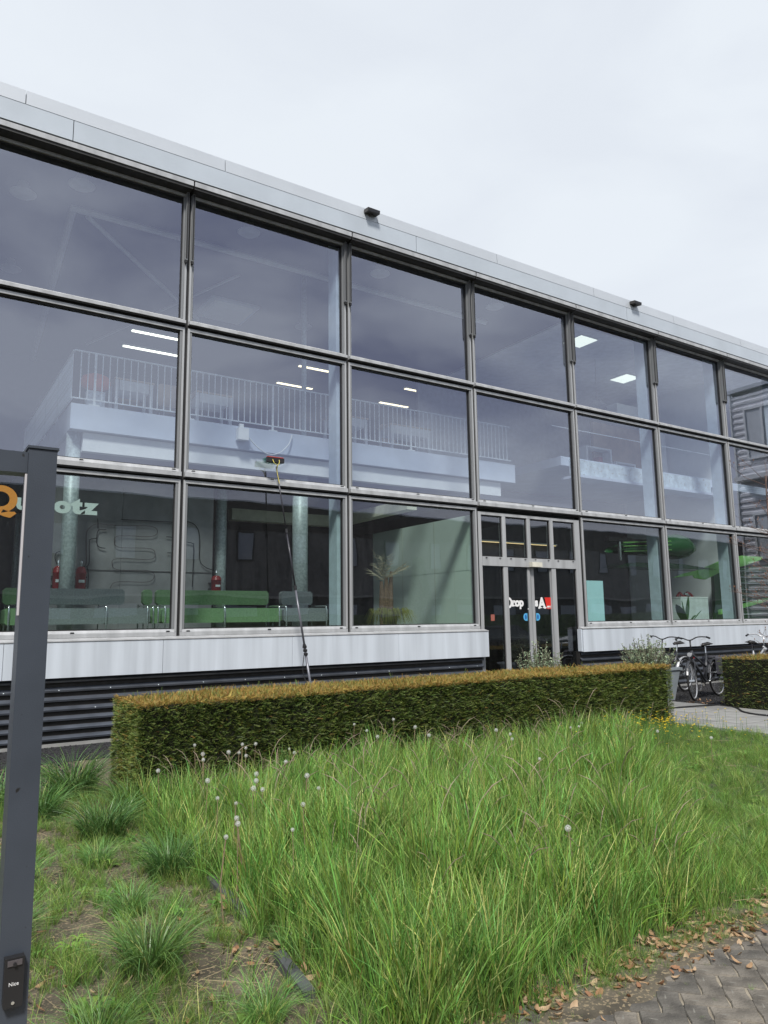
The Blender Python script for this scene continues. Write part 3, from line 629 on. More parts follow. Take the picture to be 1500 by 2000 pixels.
for (a, l_, w_, lean, z0) in ((.3, .85, .20, .25, .3), (.0, .95, .17, .75, .05), (2.4, .7, .2, .5, .3), (-1.3, .6, .16, .9, .2), (1.5, .8, .18, .3, .25)):
    mb = MB(); vs = []; n = 8
    for i in range(n + 1):
        t_ = i / n; ww = w_ * math.sin(math.pi * min(1, t_ * .93 + .05)) ** .8 * .6 + .004
        c = Vector((math.cos(a) * lean * l_ * t_, math.sin(a) * lean * l_ * t_ * .4, z0 + l_ * t_ * (1 - lean * .45 * t_)))
        sd_ = Vector((-math.sin(a) * .4 + .5 * (1 - lean), math.cos(a), .25)).normalized()
        if abs(a) < 1: sd_ = Vector((.75 - lean * .35, .1, .5 * lean)).normalized()
        vs += [c - sd_ * ww, c + Vector((0, .02, 0)), c + sd_ * ww]
    fs = []
    for i in range(n): fs += [(3 * i, 3 * i + 1, 3 * i + 4, 3 * i + 3), (3 * i + 1, 3 * i + 2, 3 * i + 5, 3 * i + 4)]
    mb.add(vs, fs); mb.build('leaf', PLF, o, smooth=True)
MB().tube([(0, 0, 0), (0, .02, .5)], .04, 8).build('stem', PLF, o); MB().lathe([(.16, 0), (.2, .25)], n=14).build('pot', BLK, o)
bx('blue_board', mat('pale turquoise board', (.50, .78, .84), .5, var=.03), None, 12.5, 13.2, .135, .155, 1.19, 2.55, label='pale turquoise board leaning inside the window right of the entrance', category='board')
# hanging green hull and lime sheet
GH = mat('dark green glossy plastic', (.02, .10, .03), .25); LM = mat('lime green sheet', (.36, .80, .22), .45, transl=.25)
o = T('green_hull', 'dark green rounded hull hanging under the ceiling behind the sixth bay', 'hanging hull', (15.2, 1.0, 3.05))
mb = MB(); vs = []; n = 14; sec = [(0, .10, .26), (.35, .17, .28), (1.0, .24, .32), (1.8, .27, .36), (2.3, .42, .42), (2.7, .46, .44), (3.0, .42, .42), (3.3, .22, .3), (3.42, .04, .1)]
for x, hh, dd in sec:
    for k in range(n):
        a = 2 * math.pi * k / n; vs.append((x, .45 + dd * math.cos(a), .42 + x * .045 + hh * math.sin(a) * (1 if math.sin(a) > 0 else .6)))
fs = [(i * n + k, i * n + (k + 1) % n, (i + 1) * n + (k + 1) % n, (i + 1) * n + k) for i in range(len(sec) - 1) for k in range(n)] + [tuple(range(n))]
mb.add(vs, fs); mb.build('hull', GH, o, smooth=True)
for z in (.36, .5, .6): MB().tube([(.05, .1, z), (2.0, .05, z + .12)], .012, 6).build('green_strake', LM, o)
bx('black_boom', BLK, o, -.55, 1.75, .1, .22, .62, .72); bx('hanger', CHR, o, -.1, -.04, .12, .18, .12, .62); bx('hanger', CHR, o, 1.72, 1.78, .0, .05, .1, .7)
MB().prism([(.2, -.02), (2.3, -.02), (4.4, .0), (2.6, .12), (.6, .10)], .2, 1.0, 'y').build('keel_deck', GH, o)
o = T('lime_sheet', 'lime green pointed sheet sloping behind the sixth and seventh bays', 'lime canopy', (16.8, 1.2, 2.5))
P = [(.6, .27), (1.55, .36), (1.62, .28), (2.1, .25), (3.0, .52), (4.2, .72), (5.2, .95), (5.2, 1.02), (4.1, 1.02), (3.0, .84), (2.2, .62), (1.7, .50), (1.1, .40)]
MB().prism(P, 0, .05, 'y').build('sheet', LM, o)
MB().prism([(2.9, -1.3), (6.0, -1.3), (6.0, .8), (4.2, .64), (3.0, .45)], .3, .4, 'y').build('green_body', GH, o)
for i in range(9): bx('shelf_line', GALV, o, 3.8, 6.0, .22, .299, -.95 + i * .19, -.935 + i * .19)
MB().prism([(2.9, -.75), (5.5, -.35), (5.5, -.25), (2.9, -.62)], .1, .2, 'y').build('sheet', LM, o)

# furniture on the mezzanine
ORG = mat('orange red upholstery', (.85, .16, .08), .8); BEI = mat('beige timber', (.62, .48, .32), .7)
o = T('tub_chair', 'round red orange chair behind the left end of the mezzanine railing', 'chair', (2.2, 2.5, 5.586))
MB().lathe([(.10, .42), (.24, .50), (.27, .58), (.24, .68), (.12, .74), (.02, .75)], n=20).build('seat', ORG, o, smooth=True)
MB().tube([(0, 0, .02), (0, 0, .42)], .04, 8).build('leg', CHR, o); MB().lathe([(.24, 0), (.22, .02)], n=18).build('foot', CHR, o); bx('skirt', GALV, o, -.16, .16, -.1, .1, .12, .40)
def desk(x, y, w, label, d=.6, h=.72):
    o = T('desk', label, 'desk', (x, y, 5.586), group='white desks on the mezzanine')
    bx('top', BEI, o, 0, w, 0, d, h, h + .03)
    for a in (.0, w - .1): 
        for b in (.02, d - .08): bx('leg', WHITE, o, a + .02, a + .08, b, b + .06, 0, h - .001)
    bx('drawer', WHITE, o, .1, w - .1, .02, d - .05, h - .2, h - .002)
desk(2.53, 2.45, .75, 'small white desk right of the red orange chair'); desk(4.1, 2.45, .8, 'white desk behind the railing in the second bay')
desk(7.3, 2.45, .9, 'white desk behind the railing just right of the second mullion'); desk(8.85, 2.5, 1.2, 'white desk behind the railing in the third bay')
def chair(x, y, label, rz=0):
    o = T('office_chair', label, 'chair', (x, y, 5.586), rz, 'beige chairs on the mezzanine')
    mb = MB(); rbox(mb, -.24, .24, -.22, .22, .44, .50); mb.build('seat', BEI, o)
    mb = MB(); rbox(mb, -.22, .22, .20, .25, .56, 1.05, .05); mb.build('backrest', BEI, o)
    for a in (-.2, .2):
        for b in (-.18, .2): MB().tube([(a, b, 0), (a * .9, b * .9, .44)], .014, 6).build('leg', CHR, o)
chair(3.05, 3.3, 'beige chair behind the small white desk'); chair(3.8, 3.1, 'beige chair left of the second bay desk'); chair(9.5, 3.4, 'beige chair behind the third bay desk')
o = T('lounge_pod', 'large dim angular seat beside the thin column on the mezzanine', 'seat', (6.0, 3.3, 5.586))
MB().prism([(0, .35), (.45, 0), (1.15, 0), (1.45, .75), (1.3, .80), (.2, .95)], 0, .7, 'y').build('shell', mat('dim brown felt', (.16, .14, .13), .9), o); bx('foot', GALV, o, .5, 1.0, .1, .6, -.0, .0 + .0005)
o = T('junction_box', 'white electrical box with a looping cable hung on the mezzanine edge', 'electrical box', (4.9, 1.9, 5.4))
bx('box', WHITE, o, -.12, .10, -.06, .08, -.12, .12); bx('bracket', WHITE, o, -.06, .02, .02, .09, .12, .22)
MB().tube(sm_path([(.1, .0, -.02), (.28, .0, -.2), (.55, .0, -.34), (.8, .0, -.28), (1.0, .0, -.08), (1.1, .05, .14)]), .011, 6).build('cable', WHITE, o, smooth=True)
def easel(x, w, h, label, m=WHITE, z=5.9, y=3.0):
    o = T('white_frame', label, 'table frame', (x, y, z), group='white table frames on the right deck')
    bx('top', m, o, 0, w, 0, .4, h - .05, h)
    for a in (0, w - .07): bx('leg', m, o, a, a + .07, 0, .4, 0, h - .051)
easel(16.2, 1.15, .9, 'taller white table frame on the deck in the fifth bay'); easel(17.5, .95, .55, 'lower white table frame right of the taller one')
bx('red_canister', RED, None, 16.37, 16.55, 2.7, 2.9, 5.905, 6.4, label='small red object beside the taller white table frame', category='canister')
o = T('desk_lamp', 'dark domed lamp hanging in the upper fifth bay room', 'lamp', (15.6, 2.0, 7.6))
MB().lathe([(.26, 0), (.24, .08), (.14, .18), (.03, .22)], n=18).build('lamp_shade', mat('grey lamp shade', (.2, .21, .22), .5), o, smooth=True)
MB().tube([(0, 0, .22), (.02, 0, 1.45)], .008, 6).build('cord', BLK, o)

# ------------------------------------------------------------------ gate frame at the left edge
GT = mat('anthracite powder coated steel', (0.056, 0.067, 0.086), 0.42, 0, 0.12, 5, 0.08, 300, speck=(.02, .02, .02), spscale=28, spth=.735)
g = T('gate_frame', 'dark blue grey steel gate post with a horizontal top bar at the left edge', 'gate', (-0.215, -9.16, 0))
bx('post', GT, g, -.038, .036, -.04, .045, 0.03, 2.188); bx('post_cap', GT, g, -.042, .040, -.044, .049, 2.189, 2.196)
bx('top_bar', GT, g, -2.6, -.0385, -.03, .035, 2.118, 2.178)
bx('far_post', GT, g, -2.68, -2.605, -.04, .045, 0.03, 2.188)
bx('edge_strip', mat('pale seal strip', (.62, .60, .62), .5), g, -.0435, -.0385, -.032, -.02, 1.72, 2.115)
bx('base_plate', GALV, g, -.09, .09, -.09, .09, .02, .0295)
ph = MB(); ph.prism([(-.024, 0), (.018, 0), (.020, .012), (.020, .118), (-.026, .118), (-.026, .012)], -.062, -.0405, 'y'); ph = ph.build('photocell', BLK, g, (0, 0, .735))
bx('photocell_hood', mat('grey lens hood', (.10, .09, .095), .3), ph, -.020, .014, -.066, -.0625, .100, .113)
MB().lathe([(.0045, 0), (.0045, .005)], n=10, M=Matrix.Translation((-.003, -.066, .104)) @ Matrix.Rotation(TXR, 4, 'X')).build('lens', BLK, ph)
MB().lathe([(.004, 0), (.004, .003)], n=10, M=Matrix.Translation((-.003, -.062, .012)) @ Matrix.Rotation(TXR, 4, 'X')).build('screw', CHR, ph)
put('lettering', text_mesh('Nice', VW, .0125, 0, .0004), ph, (-.015, -.0626, .052), (TXR, 0, 0))

# ------------------------------------------------------------------ instancing for countless small things
def gn_scatter(name, pts, protos, **props):
    """pts: (x,y,z, rx,ry,rz, s, idx); real instanced meshes via geometry nodes"""
    me = D.meshes.new(name); me.from_pydata([p[:3] for p in pts], [], [])
    ar = me.attributes.new('rot', 'FLOAT_VECTOR', 'POINT'); ar.data.foreach_set('vector', [c for p in pts for c in p[3:6]])
    a_ = me.attributes.new('scl', 'FLOAT', 'POINT'); a_.data.foreach_set('value', [p[6] for p in pts])
    ai = me.attributes.new('idx', 'INT', 'POINT'); ai.data.foreach_set('value', [int(p[7]) for p in pts])
    col = D.collections.new(name + '_kinds')
    for i, q in enumerate(protos):
        col.objects.link(D.objects.new('%s_kind_%02d' % (name, i), q))
    ng = D.node_groups.new(name, 'GeometryNodeTree')
    ng.interface.new_socket('Geometry', in_out='INPUT', socket_type='NodeSocketGeometry'); ng.interface.new_socket('Geometry', in_out='OUTPUT', socket_type='NodeSocketGeometry')
    N = ng.nodes; L = ng.links.new; i_ = N.new('NodeGroupInput'); o_ = N.new('NodeGroupOutput'); ip = N.new('GeometryNodeInstanceOnPoints'); ci = N.new('GeometryNodeCollectionInfo')
    ci.inputs['Collection'].default_value = col; ci.inputs['Separate Children'].default_value = True; ci.inputs['Reset Children'].default_value = True
    def na(t_, n_):
        a = N.new('GeometryNodeInputNamedAttribute'); a.data_type = t_; a.inputs[0].default_value = n_; return a.outputs[0]
    ip.inputs['Pick Instance'].default_value = True
    L(i_.outputs[0], ip.inputs['Points']); L(ci.outputs[0], ip.inputs['Instance']); L(na('INT', 'idx'), ip.inputs['Instance Index'])
    e2r = N.new('FunctionNodeEulerToRotation'); L(na('FLOAT_VECTOR', 'rot'), e2r.inputs[0]); L(e2r.outputs[0], ip.inputs['Rotation']); L(na('FLOAT', 'scl'), ip.inputs['Scale']); L(ip.outputs[0], o_.inputs[0])
    o = D.objects.new(name, me); COL.objects.link(o); md = o.modifiers.new('scatter', 'NODES'); md.node_group = ng
    for a, b in props.items(): o[a] = b
    return o
def blade(mb, tone, bx_, by_, h, w, lean, az, tw, col, droop=1.6, n=4, tipc=1.25):
    """one tapered grass blade: col = tone multiplier"""
    vs = []; d = Vector((math.cos(az), math.sin(az), 0)); s_ = Vector((-math.sin(tw), math.cos(tw), 0))
    for i in range(n + 1):
        t_ = i / n
        hz = h * (t_ - lean * .38 * t_ ** (droop + 1)); ho = h * lean * t_ ** droop
        c = Vector((bx_, by_, hz)) + d * ho; ww = w * (1 - t_ ** 2.2) * (.55 + .45 * min(1, t_ * 3))
        f_ = .8 + (tipc - .8) * t_; cc = (col[0] * f_, col[1] * f_, col[2] * f_)  # darker base, brighter tip: shade between the blades put into the tone
        if i < n: vs += [c - s_ * ww, c + s_ * ww]; tone += [cc, cc]
        else: vs.append(c); tone.append(cc)
    fs = [(2 * i, 2 * i + 1, 2 * i + 3, 2 * i + 2) for i in range(n - 1)] + [(2 * n - 2, 2 * n - 1, 2 * n)]
    mb.add(vs, fs)
GRASS = mat('meadow grass', (0.175, 0.335, 0.070), 0.5, 0, 0.12, 3, transl=.22, randv=.28, attr=True, spec=.35)
SEDG = mat('sedge leaves', (0.125, 0.235, 0.058), 0.42, 0, 0.12, 3, transl=.25, randv=.12, attr=True, spec=.5)
SEED = mat('purplish grass seed head', (0.34, 0.27, 0.20), 0.8, transl=.2, randv=.25)
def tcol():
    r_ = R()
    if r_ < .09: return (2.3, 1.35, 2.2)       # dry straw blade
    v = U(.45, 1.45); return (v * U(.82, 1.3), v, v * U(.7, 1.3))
def tuft(n, rad, h0, h1, w, lean0, lean1, bias=0, seeds=0, nseg=4, droop=1.6):
    mb = MB(); tn = []
    for _ in range(n):
        a = U(0, 6.283); r_ = rad * math.sqrt(R()); az = a + U(-1.1, 1.1)
        blade(mb, tn, r_ * math.cos(a), r_ * math.sin(a), U(h0, h1), w * U(.6, 1.25), U(lean0, lean1), az, U(0, 6.283), tcol(), droop=droop, n=nseg)
    me = mb.mesh('tuft', GRASS, tone=tn); return me
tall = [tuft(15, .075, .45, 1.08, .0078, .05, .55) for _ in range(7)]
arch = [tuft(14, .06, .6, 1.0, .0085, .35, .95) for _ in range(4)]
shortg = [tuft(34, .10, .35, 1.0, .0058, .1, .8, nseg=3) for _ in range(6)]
def seed_stem():
    mb = MB(); az = U(0, 6.28); pts = []; L_ = U(.9, 1.12)
    for i in range(9):
        t_ = i / 8; pts.append((math.cos(az) * .34 * L_ * t_ ** 2.6, math.sin(az) * .34 * L_ * t_ ** 2.6, L_ * (t_ - .16 * t_ ** 5)))
    mb.tube(pts, [.0011] * 6 + [.0025, .0042, .001], 5); 
    return mb.mesh('seed_stem', SEED, smooth=True)
seeds = [seed_stem() for _ in range(6)]
def straw():
    mb = MB(); a = U(0, 6.28); l_ = U(.1, .22)
    mb.tube([(-l_ * math.cos(a), -l_ * math.sin(a), .004), (0, .01, .01), (l_ * math.cos(a), l_ * math.sin(a), .005)], .0016, 4, caps=False)
    return mb.mesh('straw', mat('dead straw', (.38, .31, .18), .8))
straws = [straw() for _ in range(5)]
def ss(a, b, x): t_ = min(1, max(0, (x - a) / (b - a))); return t_ * t_ * (3 - 2 * t_)
from mathutils import noise as mn
def NZ(x, y, s=1.0): return mn.noise(Vector((x * s, y * s, 3.1)))
def gh(x, y):
    """blade height of the meadow at a point"""
    xr = 3.05 + (y + 8.6) * 1.22
    inz = ss(.95, 1.5, x) * (1 - ss(xr - .2, xr + 1.1, x))
    edge = ss(-9.02, -8.62, y)
    front = 1 - .35 * ss(-5.2, -4.3, y)
    h = (.16 + .35 * inz * front) * (.35 + .65 * edge)
    h *= (1.04 + .40 * NZ(x, y, .9) + .55 * NZ(x, y, 2.9))
    return h
pts = []
def tryp(n, x0, x1, y0, y1, fn):
    for _ in range(n):
        x, y = U(x0, x1), U(y0, y1); fn(x, y)
def f_tall(x, y):
    h = gh(x, y)
    if x > 9.7 - 0: return
    if y > -4.24: return
    if h > .22:
        lx, ly = .35 * NZ(x + 9, y, 1.1), .35 * NZ(x, y + 17, 1.1)
        pts.append((x, y, 0.0, lx + U(-.12, .12), ly + U(-.12, .12), U(0, 6.28), h * U(.8, 1.15), random.randrange(11) if R() < .3 else random.randrange(7)))
    elif R() < .75: pts.append((x, y, 0, 0, 0, U(0, 6.28), max(.07, h) * U(.8, 1.3), 11 + random.randrange(6)))
tryp(5200, 1.2, 9.7, -8.93, -4.25, f_tall)
tryp(2600, 1.3, 5.5, -8.93, -6.0, f_tall)
# short turf under everything on the lawn
for _ in range(7000):
    x, y = U(1.25, 9.75), U(-9.0, -4.2)
    pts.append((x, y, 0, 0, 0, U(0, 6.28), U(.06, .13), 11 + random.randrange(6)))
# left bed: patches of short grass, bare soil between
for _ in range(5600):
    x, y = U(-1.6, 1.3), U(-9.0, -2.4)
    d_ = NZ(x, y, 1.6) + .35 * NZ(x, y, 4)
    if y > -3.0 and x > .2: continue
    bare = (abs(x - .15) < .42 and -7.6 < y < -4.6)
    if (bare and d_ < .18) or d_ < -.30: continue
    pts.append((x, y, 0, 0, 0, U(0, 6.28), U(.06, .17) * (1 + max(0, d_)), 11 + random.randrange(6) if R() < .7 else 7 + random.randrange(4)))
for _ in range(60):  # greener front corner tufts
    x, y = U(-.2, 1.3), U(-8.95, -7.7); 
    pts.append((x, y, 0, U(-.2, .2), U(-.2, .2), U(0, 6.28), U(.16, .3), 7 + random.randrange(4)))
for _ in range(900):
    x = U(-.3, 7); pts.append((x, -8.93 + random.gauss(0, .06), .02, U(-.3, .3), U(-.3, .3), U(0, 6.28), U(.025, .10), 11 + random.randrange(6)))
for _ in range(40): pts.append((U(1.8, 4.5), U(-9.5, -9.05), .025, U(-.3, .3), U(-.3, .3), U(0, 6.28), U(.02, .05), 11 + random.randrange(6)))
# outlying lawn strips (left of the gate, beyond the path)
for _ in range(2600):
    x, y = U(12.35, 20), U(-8.9, -4.3); pts.append((x, y, 0, 0, 0, U(0, 6.28), U(.08, .16), 11 + random.randrange(6)))
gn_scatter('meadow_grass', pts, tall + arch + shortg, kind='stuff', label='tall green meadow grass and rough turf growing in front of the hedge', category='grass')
# distinct arching tussocks in the lawn
pts = []
for x, y, s in ((5.6, -5.6, .34), (6.4, -5.2, .33), (4.9, -6.4, .3), (4.3, -7.4, .34), (3.55, -8.15, .33), (2.9, -8.45, .34), (5.4, -7.0, .22), (7.6, -5.2, .28), (4.6, -7.9, .28), (6.3, -6.6, .22), (2.3, -8.6, .3), (5.0, -8.0, .22), (4.1, -8.6, .18)) + tuple((U(4.2, 9.4), U(-8.4, -4.8), U(.18, .31)) for _ in range(70)):
    for _ in range(7): pts.append((x + U(-.1, .1), y + U(-.1, .1), 0, U(-.3, .3), U(-.3, .3), U(0, 6.28), s * U(.8, 1.15), U(0, 3.99)))
wd = []
for _ in range(4):
    mb = MB(); tn = []
    for k in range(9):
        a = k * .7 + U(-.2, .2); d = Vector((math.cos(a), math.sin(a), 0)); q = Vector((-d.y, d.x, 0)); L_ = U(.09, .15); vs = []; hh = U(.03, .09)
        for i in range(6):
            t_ = i / 5; w_ = .021 * math.sin(math.pi * (.08 + .9 * t_)) * (1 if i % 2 else .6); c = d * L_ * t_ + Vector((0, 0, hh * math.sin(2.4 * t_))); vs += [c - q * w_, c + q * w_]; tn += [(U(.8, 1.2), 1, .9)] * 2
        mb.add(vs, [(2 * i, 2 * i + 1, 2 * i + 3, 2 * i + 2) for i in range(5)])
    wd.append(mb.mesh('rosette', GRASS, tone=tn))
wp = [(U(1.3, 9.6), U(-8.7, -4.3), .01, 0, 0, U(0, 6), U(.35, .9), random.randrange(4)) for _ in range(150)] + [(U(-.8, 1.4), U(-8.9, -4), .0, 0, 0, U(0, 6), U(.4, .9), random.randrange(4)) for _ in range(50)]
gn_scatter('broadleaf_weeds', wp, wd, kind='stuff', label='broad leaved weeds and dandelion rosettes in the rough lawn', category='weeds')
gn_scatter('grass_tussocks', pts, arch, kind='stuff', label='arching brighter tussocks in the rough lawn', category='grass')
pts = []
for _ in range(620):
    x, y = U(1.5, 7.5), U(-8.6, -4.3); h = gh(x, y)
    if h < .24 or NZ(x, y, .8) < -.15: continue
    pts.append((x, y, 0, U(-.12, .12), U(-.12, .12), U(0, 6.28), h * U(1.05, 1.4), random.randrange(6)))
for _ in range(90): pts.append((U(1.6, 9), U(-4.7, -4.3), 0, U(-.1, .1), U(-.1, .1), U(0, 6.28), U(.35, .62), random.randrange(6)))
gn_scatter('grass_seed_heads', pts, seeds, kind='stuff', label='purplish drooping seed heads among the tall grass', category='grass')
pts = []
for _ in range(1500):
    x, y = U(-1.2, 1.5), U(-8.9, -3.5)
    pts.append((x, y, .004, U(-.25, .25), U(-.25, .25), U(0, 6.28), U(.3, 1.0), random.randrange(5)))
for _ in range(500): pts.append((U(1.5, 9), U(-8.95, -4.6), U(.01, .1), U(-.3, .3), U(-.3, .3), U(0, 6.28), U(.3, .9), random.randrange(5)))
gn_scatter('straw_litter', pts, straws, kind='stuff', label='dead straw lying on the bare soil of the bed', category='litter')
# gravel
GR = mat('dark grey stone chip', (.035, .035, .038), .95, 0, .3, 30, randv=.5)
def stone():
    mb = MB(); vs = []
    for z, r_ in ((-.6, .55), (.1, 1), (.7, .5)):
        for k in range(5): a = k * 1.2566 + z; q = r_ * U(.7, 1.15); vs.append((q * math.cos(a), q * math.sin(a), z * U(.7, 1)))
    fs = [(i * 5 + k, i * 5 + (k + 1) % 5, (i + 1) * 5 + (k + 1) % 5, (i + 1) * 5 + k) for i in range(2) for k in range(5)] + [(10, 11, 12, 13, 14)]
    mb.add(vs, fs); return mb.mesh('stone', GR)
stones = [stone() for _ in range(5)]
pts = []
for _ in range(5200):
    x, y = U(-3, 2.5), U(-2.9, -.1)
    if x < 1.4 or y > -1.4: pts.append((x, y, .008, U(-.5, .5), U(-.5, .5), U(0, 6.28), U(.008, .02), random.randrange(5)))
for _ in range(9000): pts.append((U(12.3, 18), U(-3.2, -.1), .008, U(-.5, .5), U(-.5, .5), U(0, 6.28), U(.008, .018), random.randrange(5)))
for _ in range(900): pts.append((U(.9, 7), U(-9.12, -8.9), .012, U(-.5, .5), U(-.5, .5), U(0, 6.28), U(.003, .008), random.randrange(5)))
gn_scatter('gravel', pts, stones, kind='stuff', label='dark stone chips along the building foot and under the bicycles', category='gravel')
# buttercups
pts = []
def flower():
    mb = MB(); mb.tube([(0, 0, 0), (.01, 0, .5), (.0, .01, .94)], .004, 4, mi=0, caps=False)
    for k in range(5):
        a = k * 1.2566; c, s_ = math.cos(a), math.sin(a)
        mb.add([(0, 0, .94), (c * .022 - s_ * .014, s_ * .022 + c * .014, .955), (c * .036, s_ * .036, .965), (c * .022 + s_ * .014, s_ * .022 - c * .014, .955)], [(0, 1, 2, 3)], mi=1)
    return mb.mesh('buttercup', mat('flower stalk', (.10, .2, .05), .6), mat('buttercup petal', (.85, .62, .02), .4))
fl = [flower()]
for _ in range(300):
    a, r_ = U(0, 6.28), abs(random.gauss(0, .75)); x, y = 7.9 + r_ * math.cos(a) * 1.3, -5.2 + r_ * math.sin(a) * .8
    if y > -4.3 or x > 9.7: continue
    pts.append((x, y, 0, U(-.1, .1), U(-.1, .1), U(0, 6.28), U(.28, .42), 0))
gn_scatter('buttercups', pts, fl, kind='stuff', label='small yellow buttercups in the lawn by the right end of the hedge', category='flowers')

# sedge clumps in the left bed
def sedge(n=430, bright=1.0):
    mb = MB(); tn = []
    for _ in range(n):
        a = U(0, 6.283); r_ = .16 * math.sqrt(R()); v = U(.5, 1.25) * bright; c = (v * U(.8, 1.1), v, v * U(.8, 1.35))
        if R() < .05: c = (2.6, 1.6, 2)
        blade(mb, tn, r_ * math.cos(a), r_ * math.sin(a), U(.24, .48), .0038 * U(.6, 1.2), U(.35, 1.45), a + U(-.9, .9), U(0, 6.28), c, droop=2.0, n=7, tipc=1.4)
    return mb.mesh('foliage', SEDG, tone=tn)
sed = [sedge() for _ in range(3)] + [sedge(260, 1.35)]
SP = [(1.02, -3.35, 1.25, 0, 'large arching sedge clump at the left end of the hedge'), (.35, -3.5, 1.1, 1, 'sedge clump beside the gate post near the corrugated wall'), (1.35, -4.35, 1.0, 2, 'sedge clump at the hedge corner, second from the wall'),
      (.95, -5.05, 1.0, 0, 'dark sedge clump in the middle of the bed'), (1.12, -6.25, .88, 1, 'drooping sedge clump just above the edging strip'), (.62, -7.55, .82, 2, 'dense sedge clump nearest the camera in the bed'),
      (.22, -5.9, .7, 3, 'small yellow green sedge tuft beside the bare soil'), (-.02, -6.9, .85, 0, 'sedge clump right of the gate post, half hidden'), (-.55, -4.6, 1.1, 1, 'sedge clump left of the gate post'), (.75, -5.75, .55, 3, 'small bright yellow green sedge tuft between two dark clumps'), (-.3, -2.9, 1.1, 2, 'sedge clump left of the post by the wall'),
      (.62, -4.1, .95, 2, 'sedge clump right beside the gate post, below the one near the wall'), (1.42, -5.35, .75, 0, 'sedge clump at the left margin of the tall grass'), (.25, -8.1, .6, 3, 'low yellow green tuft near the foot of the gate post'), (.90, -8.3, .5, 3, 'yellow green tuft left of the lower end of the edging strip'), (.72, -6.75, .55, 3, 'small yellow green tuft above the dense near clump'), (1.32, -7.75, .42, 3, 'small tuft growing over the edging strip')]
for x, y, s, i, l in SP:
    o = T('sedge_clump', l, 'grass clump', (x, y, 0), U(0, 6), 'sedge clumps in the left bed'); put('foliage', sed[i], o, scale=s)
# dandelion clocks
DS = mat('dandelion stalk', (.26, .19, .12), .7); DH = mat('dandelion fluff', (.9, .9, .88), .9, transl=.5); DC = mat('dandelion core', (.25, .2, .12), .8)
def puff():
    mb = MB(); 
    for k in range(80):
        z = 1 - 2 * (k + .5) / 80; a = k * 2.39996; r_ = math.sqrt(1 - z * z); d = Vector((r_ * math.cos(a), r_ * math.sin(a), z))
        e = d * .019; s1 = d.cross(Vector((.3, .5, .8))).normalized() * .0036; s2 = d.cross(s1).normalized() * .0030
        mb.add([d * .004 - s1 * .08, d * .004 + s1 * .08, e], [(0, 1, 2)]); mb.add([e - s1, e - s2, e + s1, e + s2], [(0, 1, 2, 3)])
    mb.lathe([(.001, -.005), (.005, -.002), (.005, .002), (.001, .005)], n=6)
    return mb.mesh('seed_head', DH)
pf = puff(); stalk = MB().tube([(0, 0, 0), (.02, .0, .5), (0, 0, 1)], .0028, 5).mesh('stem', DS)
DL = [(2.11, -4.73, 0.5), (2.18, -4.81, 0.5), (2.17, -5.0, 0.5), (2.36, -4.45, 0.51), (2.33, -4.61, 0.5), (2.5, -4.45, 0.5), (2.64, -4.92, 0.5), (2.59, -5.13, 0.5), (2.33, -5.49, 0.5), (1.52, -5.81, 0.5), (1.92, -5.81, 0.5), (1.82, -6.04, 0.5), (1.7, -6.27, 0.5), (1.74, -6.34, 0.5), (1.38, -6.4, 0.5), (1.43, -6.61, 0.5), (1.29, -6.97, 0.5), (1.25, -7.09, 0.5), (2.15, -6.24, 0.53), (2.02, -6.67, 0.53), (1.72, -7.02, 0.53), (1.46, -7.4, 0.5), (1.09, -7.31, 0.5), (1.88, -4.45, 0.55), (1.88, -4.68, 0.5), (1.79, -4.95, 0.5), (1.32, -5.2, 0.5), (3.64, -4.45, 0.59), (3.8, -4.45, 0.51), (3.7, -4.82, 0.5), (4.15, -4.45, 0.6), (4.41, -4.5, 0.5), (4.18, -5.07, 0.5), (4.47, -6.02, 0.55), (4.97, -5.23, 0.5), (4.89, -5.54, 0.5), (6.1, -5.43, 0.5), (5.73, -5.6, 0.5), (5.86, -5.6, 0.5), (7.37, -5.49, 0.3), (7.42, -6.18, 0.3), (5.45, -6.4, 0.3), (5.2, -6.84, 0.3), (2.76, -8.31, 0.5), (4.15, -6.7, 0.5)]
for x, y, h in DL:
    l = 'white dandelion clock on a thin stem at the left end of the meadow' if x < 2.05 else 'white dandelion clock standing before the left half of the hedge' if x < 3.2 else 'white dandelion clock before the middle of the hedge' if x < 5.6 else 'white dandelion clock in the low lawn near the path'
    o = T('dandelion_clock', l, 'dandelion', (x, y, 0), U(0, 6), 'dandelion clocks ' + ('left' if x < 2.05 else 'before the hedge, left half' if x < 3.2 else 'before the hedge, middle' if x < 5.6 else 'near the path'))
    put('stem', stalk, o, (-.0, 0, 0), scale=(U(.5, 2), 1, h)); put('seed_head', pf, o, (0, 0, h), (U(0, 3), U(0, 3), 0), scale=U(.6, 1.05))
# fallen leaves
LF = [mat('dry fallen leaf %s' % n, c, .75, 0, .25, 25, transl=.2) for n, c in (('a', (.42, .27, .15)), ('b', (.52, .37, .23)), ('c', (.33, .17, .09)))]
def leafm(m):
    mb = MB(); vs = []; n = 6; cu = U(.002, .012); L_ = .030
    for i in range(n + 1):
        t_ = i / n; w_ = .014 * math.sin(math.pi * (t_ * .92 + .04)) ** .8; x = (t_ - .5) * L_ * 2; z = cu * (2 * t_ - 1) ** 2 + U(-.001, .002)
        vs += [(x, -w_, z + cu * .7), (x, 0, z), (x, w_, z + cu * .7)]
    fs = []
    for i in range(n): fs += [(3 * i, 3 * i + 1, 3 * i + 4, 3 * i + 3), (3 * i + 1, 3 * i + 2, 3 * i + 5, 3 * i + 4)]
    mb.add(vs, fs); return mb.mesh('fallen_leaf', m, smooth=True)
lv = [leafm(LF[i % 3]) for i in range(9)]
